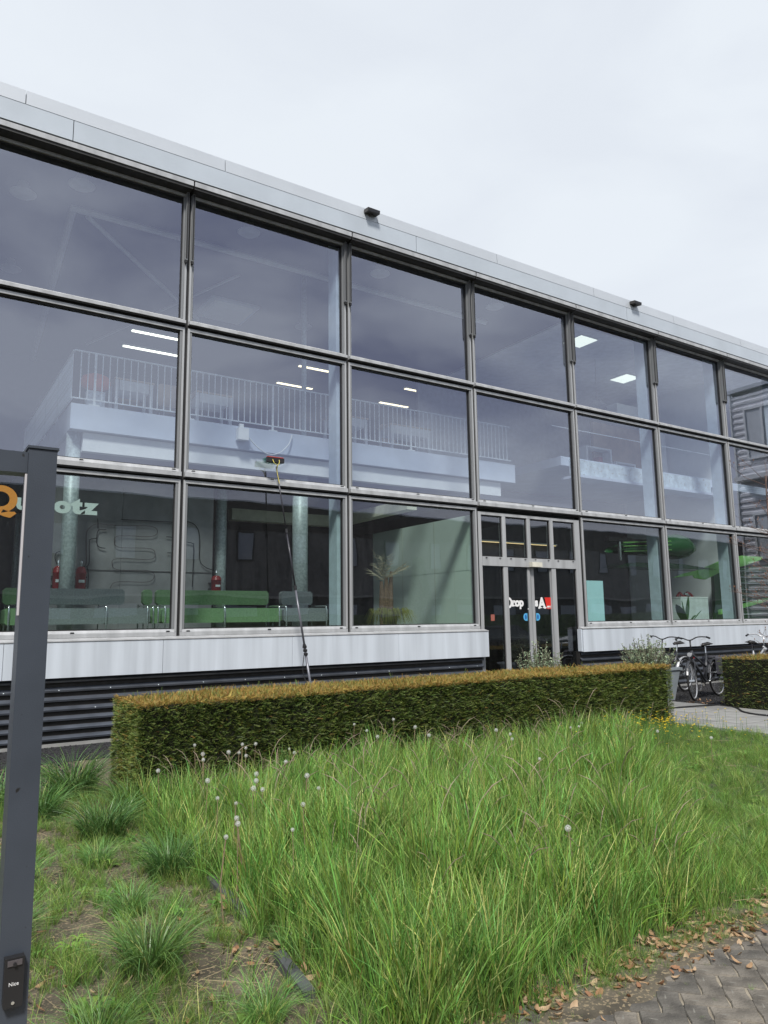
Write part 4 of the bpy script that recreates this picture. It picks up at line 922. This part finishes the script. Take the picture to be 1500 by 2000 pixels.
def drop(x, y, l, g_):
    c_ = random.randrange(3); l = l.replace(l.split(' leaf')[0], ('tan brown dry', 'pale buff dry', 'dark reddish brown')[c_], 1); g_ += ', ' + ('tan', 'buff', 'reddish')[c_]
    put('fallen_leaf', lv[c_ + 3 * random.randrange(3)], None, (x, y, U(.016, .04)), (U(-.6, .6), U(-.6, .6), U(0, 6.28)), U(.7, 1.2), label=l, category='leaf', group=g_)
for _ in range(190):
    x = random.choice((U(1.6, 4.6), U(1.9, 3.9))); drop(x, -8.93 + random.gauss(0, .085) - (.0 if x > 2 else .02), 'dry brown leaf lying along the edge of the brick paving', 'fallen leaves along the paving edge')
for _ in range(40): drop(1.16 + random.gauss(0, .12), U(-8.3, -6.9), 'dry orange brown leaf lying beside the edging strip', 'fallen leaves by the edging strip')
for _ in range(24): drop(random.gauss(.45, .25), U(-8.3, -7.3), 'dry orange brown leaf lying in the bed near the gate post', 'fallen leaves in the left bed')
for _ in range(30): drop(12.45 + abs(random.gauss(0, .5)), U(-3.1, -2.1), 'brown leaf lying on the dark gravel by the bicycles', 'fallen leaves on the gravel')

ll = []
for _ in range(900): ll.append((U(-.5, 5.5), -8.88 + random.gauss(0, .10), U(.03, .05), U(-.5, .5), U(-.5, .5), U(0, 6.28), U(.35, .95), random.randrange(9)))
for _ in range(160): ll.append((U(-.6, 1.4), U(-8.7, -4.5), U(.005, .02), U(-.4, .4), U(-.4, .4), U(0, 6.28), U(.3, .8), random.randrange(9)))
gn_scatter('leaf_litter', ll, lv, kind='stuff', label='broken dry leaf litter under the grass edge and in the bed', category='litter')
# ------------------------------------------------------------------ hedges
YEW = mat('dark yew needles', (0.130, 0.200, 0.046), 0.5, 0, .15, 5, randv=.40, attr=True, transl=.12); YEWT = mat('golden yew tips', (0.43, 0.30, 0.075), 0.6, 0, .15, 5, randv=.35, transl=.25)
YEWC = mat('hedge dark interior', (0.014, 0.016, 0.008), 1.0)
def sprig(m, L_=.075, tip=False):
    mb = MB(); tn = []
    for k in range(11):
        t_ = k / 10; c = Vector((L_ * t_, 0, .004 * math.sin(6 * t_)))
        for s_ in (-1, 1):
            a = U(.5, .9) * s_; l_ = .022 * (1 - .5 * t_) * U(.8, 1.2); e = c + Vector((math.cos(a) * l_, math.sin(a) * l_, U(-.003, .005))); w_ = .0026
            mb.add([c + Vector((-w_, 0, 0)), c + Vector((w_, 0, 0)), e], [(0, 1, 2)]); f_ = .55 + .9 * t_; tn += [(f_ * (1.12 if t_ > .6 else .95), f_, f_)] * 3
    mb.add([(0, -.002, 0), (L_ * 1.05, 0, 0), (0, .002, 0)], [(0, 1, 2)]); tn += [(1.2, .8, .5)] * 3
    return mb.mesh('sprig', m, tone=tn)
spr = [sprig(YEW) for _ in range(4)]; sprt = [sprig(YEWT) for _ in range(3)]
def hedge(x0, x1, y0, y1, z1, n_side, n_top, label):
    h = T('clipped_hedge', label, 'hedge', ((x0 + x1) / 2, (y0 + y1) / 2, 0)); cx_, cy_ = (x0 + x1) / 2, (y0 + y1) / 2
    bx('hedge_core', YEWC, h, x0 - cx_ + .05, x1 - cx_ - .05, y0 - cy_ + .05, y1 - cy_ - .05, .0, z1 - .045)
    P = []
    def wob(a, b): return .05 * NZ(a * 2, b * 2, 1.0) + .03 * NZ(a * 7, b * 7, 1.0)
    A = [('f', (x1 - x0) * z1), ('l', (y1 - y0) * z1), ('r', (y1 - y0) * z1), ('b', (x1 - x0) * z1 * .35)]; tot = sum(a for _, a in A)
    for nm, a in A:
        for _ in range(int(n_side * a / tot)):
            z = U(.0, z1); ez = U(-.75, .25)
            top = z > z1 - .05 * R() - .012; ix = 4 + random.randrange(3) if (top or R() < .012) else random.randrange(4)
            if nm in 'fb':
                x = U(x0, x1); y = y0 if nm == 'f' else y1; az = (-math.pi / 2 if nm == 'f' else math.pi / 2) + U(-1.2, 1.2); y += wob(x, z)
            else:
                y = U(y0, y1); x = x0 if nm == 'l' else x1; az = (math.pi if nm == 'l' else 0) + U(-1.2, 1.2); x += wob(y, z)
                if R() < .06: ix = 4 + random.randrange(3)
            P.append((x - cx_ - math.cos(az) * .032, y - cy_ - math.sin(az) * .032, z, U(-1, 1), ez, az, U(.45, .9), ix))
    for _ in range(n_top):
        x, y = U(x0, x1), U(y0, y1); P.append((x - cx_, y - cy_, z1 - .045 + .024 * NZ(x * 3, y * 3) + .030 * NZ(x, y, .8), U(-1, 1), -U(.15, 1.4), U(0, 6.28), U(.45, .85), 4 + random.randrange(3) if R() < .76 else random.randrange(4)))
    for _ in range(int(26 * (x1 - x0))):   # stray shoots breaking the clipped outline
        x, y = U(x0, x1), U(y0, y1); P.append((x - cx_, y - cy_, z1 - .02, U(-1, 1), -U(.9, 1.5), U(0, 6.28), U(.7, 1.25), random.randrange(7)))
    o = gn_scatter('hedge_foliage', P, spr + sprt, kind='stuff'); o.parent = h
    return h
hedge(1.42, 9.5, -4.2, -3.22, .945, 62000, 32000, 'long low clipped yew hedge with golden top in front of the entrance')
hedge(12.32, 17.5, -4.2, -3.2, .95, 12000, 9000, 'shorter clipped yew hedge right of the concrete path')

# ------------------------------------------------------------------ olive bushes in planters
OLV = mat('grey green olive leaf', (.28, .35, .22), .5, 0, .2, 8, transl=.2, attr=True); BRKM = mat('thin grey bark', (.14, .11, .085), .9)
def bush(x, y, zb, rad, h, n, label, z0=.6, planter=True, rx=1.0, pw=1.0):
    o = T('olive_bush', label, 'shrub', (x, y, 0)); ml = MB(); tn = []; mt = MB()
    for b in range(n):
        a = U(0, 6.28); q = math.sqrt(R()); tip = Vector((rad * rx * q * math.cos(a), rad * .8 * q * math.sin(a), z0 + h * (U(.45, 1) - .35 * q)))
        base = Vector((U(-.05, .05), U(-.05, .05), z0)); mid = base.lerp(tip, .5) + Vector((tip.x * .2, tip.y * .2, -.04)); pp = sm_path([base, mid, tip], 4); mt.tube(pp, [.006] * 5 + [.004] * 3 + [.002], 4, caps=False)
        for k in range(30):
            t_ = U(.18, 1); p = base.lerp(mid, t_ * 2) if t_ < .5 else mid.lerp(tip, t_ * 2 - 1)
            d = Vector((U(-1, 1), U(-1, 1), U(-.3, 1))).normalized(); s_ = d.cross(Vector((U(-1, 1), U(-1, 1), U(-1, 1)))).normalized() * .011; L_ = U(.035, .06)
            ml.add([p, p + d * L_ * .5 + s_, p + d * L_, p + d * L_ * .5 - s_], [(0, 1, 2, 3)]); v = U(.5, 1.35) * (.7 + .5 * t_); tn += [(v * U(.9, 1.1), v, v)] * 4
    put('foliage', ml.mesh('foliage', OLV, tone=tn), o); mt.build('branches', BRKM, o)
    if planter:
        t_ = T('planter', 'tapered zinc grey planter box holding the olive bush ' + label.split(' bush ')[-1], 'planter', (x, y, 0)); t_.scale = (pw, 1, 1)
        MB().add([(-.22, -.22, .02), (.22, -.22, .02), (.22, .22, .02), (-.22, .22, .02), (-.29, -.29, z0 + .02), (.29, -.29, z0 + .02), (.29, .29, z0 + .02), (-.29, .29, z0 + .02)], [(3, 2, 1, 0), (0, 1, 5, 4), (1, 2, 6, 5), (2, 3, 7, 6), (3, 0, 4, 7)]).build('planter_box', mat('zinc grey planter', (.30, .34, .37), .5, .2, .12, 5), t_)
        MB().box(-.31, .31, -.31, -.26, z0 - .0, z0 + .045).box(-.31, .31, .26, .31, z0, z0 + .045).box(-.31, -.26, -.26, .26, z0, z0 + .045).box(.26, .31, -.26, .26, z0, z0 + .045).build('rim', MC['zinc grey planter'], t_)
        bx('soil', SOIL, t_, -.26, .26, -.26, .26, z0 - .06, z0 - .02)
bush(12.28, -1.7, .6, .66, .82, 130, 'grey green olive bush beside the bicycles', .62, pw=2.1)
bush(9.85, -1.05, .6, .52, .88, 110, 'grey green olive bush in front of the sliding doors', .5)

# ------------------------------------------------------------------ bicycles
def torus(mb, c, R_, r_, n=28, m_=6, mi=0):
    vs = []
    for i in range(n):
        a = 2 * math.pi * i / n
        for k in range(m_):
            b = 2 * math.pi * k / m_; q = R_ + r_ * math.cos(b); vs.append((c[0] + q * math.cos(a), c[1] + r_ * math.sin(b), c[2] + q * math.sin(a)))
    mb.add(vs, [(i * m_ + k, i * m_ + (k + 1) % m_, ((i + 1) % n) * m_ + (k + 1) % m_, ((i + 1) % n) * m_ + k) for i in range(n) for k in range(m_)], mi)
TYR = mat('black tyre', (.02, .02, .02), .8); FRM = mat('dark graphite bicycle paint', (.05, .053, .06), .3, .2); SLV = mat('silver bicycle paint', (.6, .61, .63), .3, .5); SAD = mat('black saddle vinyl', (.018, .017, .017), .5)
BAG = mat('dark grey pannier fabric', (.07, .07, .085), .8, 0, .2, 20, .3, 90); LENS = mat('red tail lens', (.45, .02, .02), .25)
def bicycle(x, y, rz, label, frame, steer=.45, lean=.08, bag=True, light=True, fender=None):
    o = T('bicycle', label, 'bicycle', (x, y, 0.012), rz, 'bicycles parked on the gravel'); o.rotation_euler = (lean, 0, rz); o.scale = (1.14,) * 3
    fender = fender or frame; r_ = .335
    def wheel(par, cx_):
        mb = MB(); torus(mb, (cx_, 0, r_), r_ - .018, .018); w_ = mb.build('wheel', TYR, par, smooth=True)
        mb = MB(); torus(mb, (cx_, 0, r_), r_ - .043, .011, 28, 4); mb.build('rim', SLV, w_)
        mb = MB()
        for k in range(24):
            a = 2 * math.pi * k / 24; mb.tube([(cx_, .018 * (-1) ** k, r_), (cx_ + (r_ - .045) * math.cos(a), 0, r_ + (r_ - .045) * math.sin(a))], .0014, 3, caps=False)
        mb.tube([(cx_, -.045, r_), (cx_, .045, r_)], .022, 10); mb.build('spokes', CHR, w_)
    def guard(par, cx_, a0, a1):
        mb = MB(); n = 14; vs = []
        for i in range(n + 1):
            a = a0 + (a1 - a0) * i / n
            for yy, rr in ((-.026, .352), (0, .362), (.026, .352), (.024, .346), (0, .355), (-.024, .346)): vs.append((cx_ + rr * math.cos(a), yy, r_ + rr * math.sin(a)))
        mb.add(vs, [(i * 6 + k, i * 6 + (k + 1) % 6, (i + 1) * 6 + (k + 1) % 6, (i + 1) * 6 + k) for i in range(n) for k in range(6)]); mb.build('mudguard', fender, par)
    wheel(o, -.55); guard(o, -.55, .3, 3.3)
    mb = MB(); bb = (-.08, 0, .30); hd = (.36, 0, .72); ht = (.325, 0, .86); st_ = (-.24, 0, .80)
    for a, b, q in ((hd, bb, .024), (ht, (.30, 0, .84), .02), (ht, hd, .026), (bb, st_, .019), ((.31, 0, .80), (-.17, 0, .55), .019)): mb.tube([a, b], q, 8)
    for s_ in (-.045, .045):
        mb.tube([bb, (-.55, s_, r_)], .011, 6); mb.tube([(-.22, 0, .72), (-.55, s_, r_)], .009, 6)
    mb.build('frame', frame, o, smooth=True)
    mb = MB(); mb.tube([st_, (-.265, 0, .95)], .013, 8); mb.build('seat_post', CHR, o)
    mb = MB(); vs = []
    for xx, ww, zz in ((-.15, .02, 0), (-.10, .105, .01), (0, .11, .0), (.08, .05, -.005), (.15, .02, -.01)): vs += [(xx, -ww, zz - .02), (xx, 0, zz + .025), (xx, ww, zz - .02), (xx, 0, zz - .035)]
    mb.add([(a - .28, b, c + .97) for a, b, c in vs], [(i * 4 + k, i * 4 + (k + 1) % 4, (i + 1) * 4 + (k + 1) % 4, (i + 1) * 4 + k) for i in range(4) for k in range(4)] + [(3, 2, 1, 0), (16, 17, 18, 19)]); mb.build('saddle', SAD, o, smooth=True)
    mb = MB(); mb.box(-.86, -.28, -.06, -.05, .70, .71).box(-.86, -.28, .05, .06, .70, .71)
    for xx in (-.85, -.65, -.45, -.3): mb.box(xx, xx + .012, -.049, .049, .70, .71)
    for s_ in (-.055, .055): mb.tube([(-.6, s_, .70), (-.55, s_, r_)], .006, 5)
    mb.build('luggage_rack', BLK if frame is FRM else SLV, o)
    bx('tail_light', LENS, o, -.895, -.865, -.04, .04, .64, .70)
    if bag:
        mb = MB()
        for s_ in (-1, 1):
            y0, y1 = (.065, .19) if s_ > 0 else (-.19, -.065); rbox(mb, -.82, -.44, y0, y1, .36, .74, .05)
        mb.build('pannier', BAG, o)
    mb = MB(); mb.tube([(bb[0], -.07, bb[2]), (bb[0], .07, bb[2])], .02, 8); mb.lathe([(.09, -.003), (.09, .003)], n=20, M=Matrix.Translation((bb[0], -.05, bb[2])) @ Matrix.Rotation(TXR, 4, 'X')); mb.tube([(bb[0], -.07, bb[2]), (bb[0] + .08, -.08, bb[2] - .15)], .009, 6); mb.tube([(bb[0], .07, bb[2]), (bb[0] - .08, .08, bb[2] + .15)], .009, 6)
    mb.box(bb[0] + .04, bb[0] + .12, -.17, -.08, bb[2] - .165, bb[2] - .145).box(bb[0] - .12, bb[0] - .04, .08, .17, bb[2] + .145, bb[2] + .165); mb.build('crank', CHR, o)
    bx('chain_case', BLK, o, -.6, -.0, -.062, -.046, .27, .38)
    # steering assembly as one turned group: pieces stay parts of the bicycle
    S = Matrix.Translation((.36, 0, 0)) @ Matrix.Rotation(steer, 4, 'Z') @ Matrix.Translation((-.36, 0, 0))
    before = set(o.children)
    wheel(o, .55); guard(o, .55, .35, 3.0)
    mb = MB()
    for s_ in (-.05, .05): mb.tube([(.40, s_, .66), (.44, s_, .56), (.55, s_, r_)], .012, 6)
    mb.tube([(.40, -.05, .66), (.40, .05, .66)], .014, 6); mb.build('fork', frame, o)
    mb = MB(); mb.tube([ht, (.30, 0, 1.04)], .014, 8); mb.tube(sm_path([(.08, -.29, 1.07), (.18, -.27, 1.09), (.30, -.14, 1.10), (.32, 0, 1.05), (.30, .14, 1.10), (.18, .27, 1.09), (.08, .29, 1.07)], 5), .011, 8); mb.build('handlebar', BLK if frame is FRM else SLV, o, smooth=True)
    for s_ in (-1, 1): MB().tube([(.07, .292 * s_, 1.068), (.19, .268 * s_, 1.092)], .018, 8).build('grip', BLK, o)
    MB().tube([(.2, -.25, 1.07), (.3, -.2, 1.05)], .005, 5).tube([(.2, .25, 1.07), (.3, .2, 1.05)], .005, 5).build('brake_lever', SLV, o)
    if light:
        MB().lathe([(.02, -.05), (.035, -.01), (.038, .02)], n=12, M=Matrix.Translation((.47, 0, .80)) @ Matrix.Rotation(TXR, 4, 'Y')).build('headlight', SLV, o)
        rbx = MB(); rbox(rbx, .38, .60, -.15, .15, .80, .98, .02); 
    for ch in o.children:
        if ch not in before: ch.matrix_basis = S @ ch.matrix_basis
    return o
bicycle(13.55, -2.09, math.radians(189), 'dark graphite bicycle with grey panniers between the two hedges', FRM, .22, .07)
b2 = bicycle(13.85, -1.05, math.radians(188), 'dark bicycle with pale mudguards behind the olive bush', FRM, .15, -.05, bag=False, fender=SLV)
bicycle(15.75, -1.95, math.radians(10), 'silver bicycle with red tail light behind the right hedge', SLV, .25, .05, bag=False)

# ------------------------------------------------------------------ window cleaning pole, hoses
CARB = mat('carbon pole', (.045, .045, .055), .3, .2); CARB2 = mat('grey pole tube', (.16, .165, .19), .3, .3)
tip = Vector((4.68, -0.15, 4.34)); foot = Vector((5.12, -.83, 0.0)); 
o = T('cleaning_pole', 'long telescopic window cleaning pole with brush standing against the second bay', 'cleaning pole', foot)
dv = (tip - foot)
cuts = [0, .30, .52, .74, 1.0]; rad = [.021, .018, .015, .012]
for i in range(4):
    MB().tube([dv * cuts[i], dv * cuts[i + 1]], rad[i], 10).build('pole_section', (CARB2, CARB2, CARB, CARB)[i], o, smooth=True)
    if i: 
        c = dv * cuts[i]; MB().tube([c - dv.normalized() * .04, c + dv.normalized() * .03], .026, 10).build('clamp', BLK, o); 
c = dv * .27
for k in range(3): 
    q = c + dv.normalized() * .06 * k; MB().tube([q + Vector((0, 0, -.02)), q + Vector((0, 0, .02))], .036, 8).build('clamp', BLK, o)
GRNB = mat('teal brush bristle', (.03, .22, .16), .8); REDB = mat('red brush stock', (.5, .05, .04), .5); YEL = mat('yellow water tube', (.65, .55, .12), .5)
Mb = Matrix.Translation(dv + Vector((-.03, .0, .10)))
br = MB().box(-.16, .16, -.045, .01, -.035, .045, Mb, mi=0).box(-.155, .14, -.05, .0, .046, .058, Mb, mi=1).build('brush_head', (BLK, REDB), o)
mb = MB()
for i in range(46):
    for j in range(4): x = -.17 + i * .0072; z = -.03 + j * .022; mb.tube([Mb @ Vector((x, .011, z)), Mb @ Vector((x + U(-.01, .01), .135, z + U(-.01, .012)))], .0025, 3, caps=False)
mb.build('bristles', GRNB, br, kind='stuff')
mb = MB()
for s_ in (-1, 1): mb.tube(sm_path([Mb @ Vector((s_ * .06, -.05, .01)), Mb @ Vector((s_ * .05, -.08, -.05)), Mb @ Vector((.02, -.07, -.10)), dv + Vector((.0, -.03, -.08)), dv * .93 + Vector((0, -.02, 0))], 4), .006, 6)
mb.build('water_tube', YEL, o); MB().tube(sm_path([dv * .27 + Vector((-.03, 0, 0)), dv * .2 + Vector((-.10, 0, 0)), Vector((-.12, -.02, .55)), Vector((-.1, -.05, .2)), Vector((-.05, -.1, .02))], 5), .007, 6).build('supply_hose', HB, o)
put('garden_hose', MB().tube(sm_path([(9.6, -2.75, .06), (10.8, -2.85, .058), (11.64, -2.98, .06), (12.15, -3.11, .06), (12.35, -3.16, .045), (12.3, -3.4, .045), (12.1, -3.65, .06), (11.67, -4.04, .06), (11.54, -4.51, .06), (11.7, -5.6, .06), (12.2, -7.5, .06)], 6), .016, 8).mesh('garden_hose', HB, smooth=True), None, (0, 0, 0), label='black water hose lying across the concrete path beside the right hedge', category='hose')

# bare twiggy sapling just at the right edge
o = T('bare_sapling', 'bare twiggy shrub with reddish buds at the right frame edge', 'tree', (12.28, -4.42, 0))
TW = mat('reddish brown twig', (.16, .10, .08), .8); BUD = mat('russet bud', (.24, .12, .07), .7)
mb = MB(); mbd = MB()
mb.tube([(0, 0, 0), (.03, 0, 1.2), (0, .02, 2.4), (.03, 0, 4.2)], [.035, .028, .02, .008], 7)
for k in range(70):
    z = U(.9, 4.1); a = U(0, 6.28); l_ = U(.3, .85); p = Vector((.02, 0, z)); d = Vector((math.cos(a), math.sin(a), U(.2, .9))).normalized()
    q = p + d * l_ * .5; e = q + (d + Vector((U(-.5, .5), U(-.5, .5), U(-.2, .5)))).normalized() * l_ * .5; mb.tube([p, q, e], [.006, .004, .002], 4)
    for t_ in range(3):
        s0 = p.lerp(e, U(.4, .95)); s1 = s0 + Vector((U(-1, 1), U(-1, 1), U(0, 1))).normalized() * U(.06, .16); mb.tube([s0, s1], [.003, .0015], 3)
        mbd.lathe([(.002, 0), (.009, .012), (.002, .03)], s1, 5)
mb.build('trunk', TW, o); mbd.build('buds', BUD, o)

# ------------------------------------------------------------------ what the glass reflects: wing, opposite building, hedge, cars, tree
CLG = mat('light grey corrugated cladding', (.82, .84, .86), .5, .0, .06, 3)
wg = T('side_wing', 'light grey corrugated wing projecting at the right end of the glass front', 'building', (24.0, -2.8, 0))
pr = []; z = 0.1
while z < 9.5: pr += [(0.0, z), (-.03, z + .03), (-.03, z + .11), (0.0, z + .14)]; z += .22
n = len(pr); mb = MB()
for (ya, yb) in ((0, 2.79),):
    mb.add([(x, ya, zz) for x, zz in pr] + [(x, yb, zz) for x, zz in pr], [(i, i + n, i + 1 + n, i + 1) for i in range(n - 1)])
mb.build('cladding', CLG, wg); mb = MB(); mb.add([(.06, x - .0, zz) for x, zz in pr] + [(14, x, zz) for x, zz in pr], [(i, i + n, i + 1 + n, i + 1) for i in range(n - 1)]); mb.build('cladding', CLG, wg)
bx('core', DRK, wg, .012, 14, .06, 14, 0, 9.6); bx('corner_trim', WHITE, wg, -.06, .055, -.055, -.002, 0, 9.62); bx('coping', FAS2, wg, -.1, 14.05, -.12, 14, 9.621, 9.75)
for a, b, z0, z1 in ((.45, 1.75, 7.1, 8.95), (.45, 1.75, 3.6, 5.2)):
    f = MB().box(-.09, -.03, a, a + .07, z0, z1).box(-.09, -.03, b - .07, b, z0, z1).box(-.09, -.03, a + .071, b - .071, z0, z0 + .07).box(-.09, -.03, a + .071, b - .071, z1 - .07, z1).box(-.088, -.03, (a + b) / 2 - .04, (a + b) / 2 + .04, z0 + .071, z1 - .071).build('window', WHITE, wg)
    bx('pane', mat('pale window glass', (.75, .8, .82), .08, 0, .05), f, -.052, -.04, a + .071, b - .071, z0 + .071, z1 - .071)
bx('canopy', WHITE, wg, -.45, -.03, .1, 2.2, 6.35, 6.5)
BKM = mat('dark brown grey brick wall', (.042, .037, .038), .85, 0, .25, 8, .4, 60); BK2 = mat('grey rendered wall', (.15, .15, .15), .85, 0, .15, 4); BK3 = mat('black plinth wall', (.03, .03, .033), .6)
ob = T('opposite_building', 'dark brick two storey office block across the street behind the viewer', 'building', (30, -24, -0.12))
bx('upper_wall', BKM, ob, -45, 45, -12, 0, 6.6, 8.0); bx('middle_wall', BK2, ob, -44.95, 44.95, -11.9, -.04, 3.2, 6.598); bx('ground_wall', BK3, ob, -44.9, 44.9, -11.8, -.3, 0, 3.198)
bx('roof_trim', FAS, ob, -45.05, 45.05, -12.05, .06, 8.001, 8.08); bx('band', CONC, ob, -44.9, 44.9, -.06, .04, 3.12, 3.25)
wgl = mat('reflective window glass', (.30, .34, .40), .05, 0, .05)
for i in range(-11, 12):
    x = -6.6 + 3.07 * i
    f = MB().box(x - .5, x - .44, -.04, .05, 4.9, 6.55).box(x + .44, x + .5, -.04, .05, 4.9, 6.55).box(x - .439, x + .439, -.04, .05, 4.9, 4.96).box(x - .439, x + .439, -.04, .05, 6.49, 6.55).build('window', DRK, ob)
    bx('pane', wgl, f, x - .439, x + .439, -.03, .0, 4.961, 6.489)
    f = MB().box(x - 1.2, x + .7, -.3, -.25, 2.7, 2.76).box(x - 1.2, x + .7, -.3, -.25, .6, .66).build('window', DRK, ob); bx('pane', wgl, f, x - 1.2, x + .7, -.29, -.27, .661, 2.699)
SH = mat('street hedge leaves', (.06, .10, .025), .7, 0, .5, 7, 1, 30, attr=False)
sh = T('street_hedge', 'tall clipped hedge along the far side of the street behind the viewer', 'hedge', (25, -20, -.12))
mb = MB(); nx, nz_ = 260, 12; vs = []
for i in range(nx + 1):
    for k in range(nz_ + 1): x = -40 + i * 80 / nx; z = k * 2.05 / nz_; vs.append((x, .06 * NZ(x * 3, z * 3) + .05 * R(), z))
    vs += [(-40 + i * 80 / nx, -.5, 2.03 + .05 * R()), (-40 + i * 80 / nx, -1.0, 2.0), (-40 + i * 80 / nx, -1.0, 0)]
q = nz_ + 4; mb.add(vs, [(i * q + k, (i + 1) * q + k, (i + 1) * q + k + 1, i * q + k + 1) for i in range(nx) for k in range(q - 1)]); mb.build('foliage', SH, sh)
def car(x, y, rz, paint, label, hgt=1.43):
    o = T('parked_car', label, 'car', (x, y, -.12), rz, 'cars parked along the street behind the viewer'); s_ = hgt / 1.43
    st_ = [(-2.1, .35, .62, .60, .55), (-2.05, .28, .86, .80, .60), (-1.7, .25, .96, .86, .72), (-1.1, .22, .98, .88, .74), (.0, .22, .96, .89, .74), (.9, .22, .92, .88, .72), (1.6, .24, .80, .85, .66), (2.05, .30, .66, .78, .56), (2.15, .38, .55, .62, .5)]
    vs = []; mb = MB()
    for X, zb, zt, w_, wt in st_:
        zt *= s_; zm = zb + (zt - zb) * .55
        vs += [(X, -w_ * .96, zb), (X, -w_, zm), (X, -w_ * .93, zt - .03), (X, -wt * .8, zt), (X, wt * .8, zt), (X, w_ * .93, zt - .03), (X, w_, zm), (X, w_ * .96, zb)]
    n = len(st_); mb.add(vs, [(i * 8 + k, i * 8 + (k + 1) % 8, (i + 1) * 8 + (k + 1) % 8, (i + 1) * 8 + k) for i in range(n - 1) for k in range(8)] + [tuple(range(7, -1, -1)), tuple(range((n - 1) * 8, n * 8))])
    mb.build('body', paint, o, smooth=True)
    def cabin(P, wt, wb, nm, m, off=0):
        vs = []; 
        for X, z in P: t_ = (z - .9 * s_) / (.5 * s_); w_ = wb + (wt - wb) * t_ + off; vs += [(X, -w_, z), (X, w_, z)]
        n_ = len(P); mb = MB(); mb.add(vs, [(2 * i, 2 * i + 1, (2 * i + 3) % (2 * n_), (2 * i + 2) % (2 * n_)) for i in range(n_)] + [tuple(range(0, 2 * n_, 2)), tuple(range(2 * n_ - 1, 0, -2))]); mb.build(nm, m, o)
    gl = mat('dark car glass', (.02, .025, .03), .05)
    cabin([(-1.95, .92 * s_), (-1.55, 1.30 * s_), (-.9, 1.40 * s_), (.1, 1.40 * s_), (1.05, .90 * s_)], .56, .80, 'glasshouse', gl)
    cabin([(-1.56, 1.31 * s_), (-.9, 1.412 * s_), (.12, 1.41 * s_), (.3, 1.34 * s_), (.1, 1.36 * s_), (-1.4, 1.29 * s_)], .575, .8, 'roof', paint, .004)
    for X in (-.95, .02): 
        for sgn in (-1, 1): MB().tube([(X, sgn * .80, .92 * s_), (X + .05, sgn * .575, 1.38 * s_)], .03, 5).build('pillar', paint, o)
    for X in (-1.3, 1.35):
        for sgn in (-1, 1):
            Mw = Matrix.Translation((X, sgn * .78, .32)) @ Matrix.Rotation(TXR, 4, 'X'); w_ = MB().lathe([(.31, -.1), (.33, -.06), (.33, .06), (.31, .1)], n=22, M=Mw).build('wheel', TYR, o); MB().lathe([(.2, -.112), (.2, .112)], n=14, M=Mw).build('rim', SLV, w_)
    for sgn in (-1, 1): bx('headlight', SLV, o, 2.0, 2.1, sgn * .6 - .15, sgn * .6 + .15, .58, .70); bx('tail_light', LENS, o, -2.12, -2.04, sgn * .62 - .14, sgn * .62 + .14, .66, .84)
    bx('number_plate', WHITE, o, 2.13, 2.16, -.25, .25, .42, .52)
CB = mat('black car paint', (.018, .019, .022), .15, .3); CG = mat('dark grey car paint', (.09, .095, .10), .2, .4); CW = mat('white car paint', (.7, .72, .74), .2)
car(23.3, -15.2, 0.02, CB, 'black car parked left of the grey one', 1.46); car(28.0 - .8, -18.4, .04, CG, 'dark grey car parked behind the black one', 1.5); car(29.9, -15.0, math.pi, CW, 'white car parked at the right of the row', 1.45); car(17.4, -15.3, 0, CG, 'dark grey car parked at the left of the row', 1.4); car(36.2, -15.3, 0, CB, 'black car parked at the far right', 1.45)
# conical evergreen behind the viewer, mirrored in the partition pane
o = T('conical_evergreen', 'slender conical evergreen beside the street behind the viewer', 'tree', (17.4, -13.2, -.12))
mb = MB(); tn = []
for k in range(5200):
    z = .5 + 3.9 * R(); rr = .75 * (1 - (z - .5) / 4.2) ** .8 * math.sqrt(U(.5, 1)); a = U(0, 6.28); p = Vector((rr * math.cos(a), rr * math.sin(a), z)); d = Vector((math.cos(a), math.sin(a), U(-.1, .9))).normalized(); s_ = Vector((-d.y, d.x, U(-.5, .5))).normalized() * .035
    mb.add([p - s_, p + s_, p + d * .13], [(0, 1, 2)]); v = U(.5, 1.4); tn += [(v, v, v)] * 3
put('crown', mb.mesh('crown', mat('evergreen foliage', (.07, .12, .035), .7, attr=True, transl=.15), tone=tn), o); MB().tube([(0, 0, 0), (0, 0, 3.6)], [.09, .02], 8).build('trunk', BRKM, o)
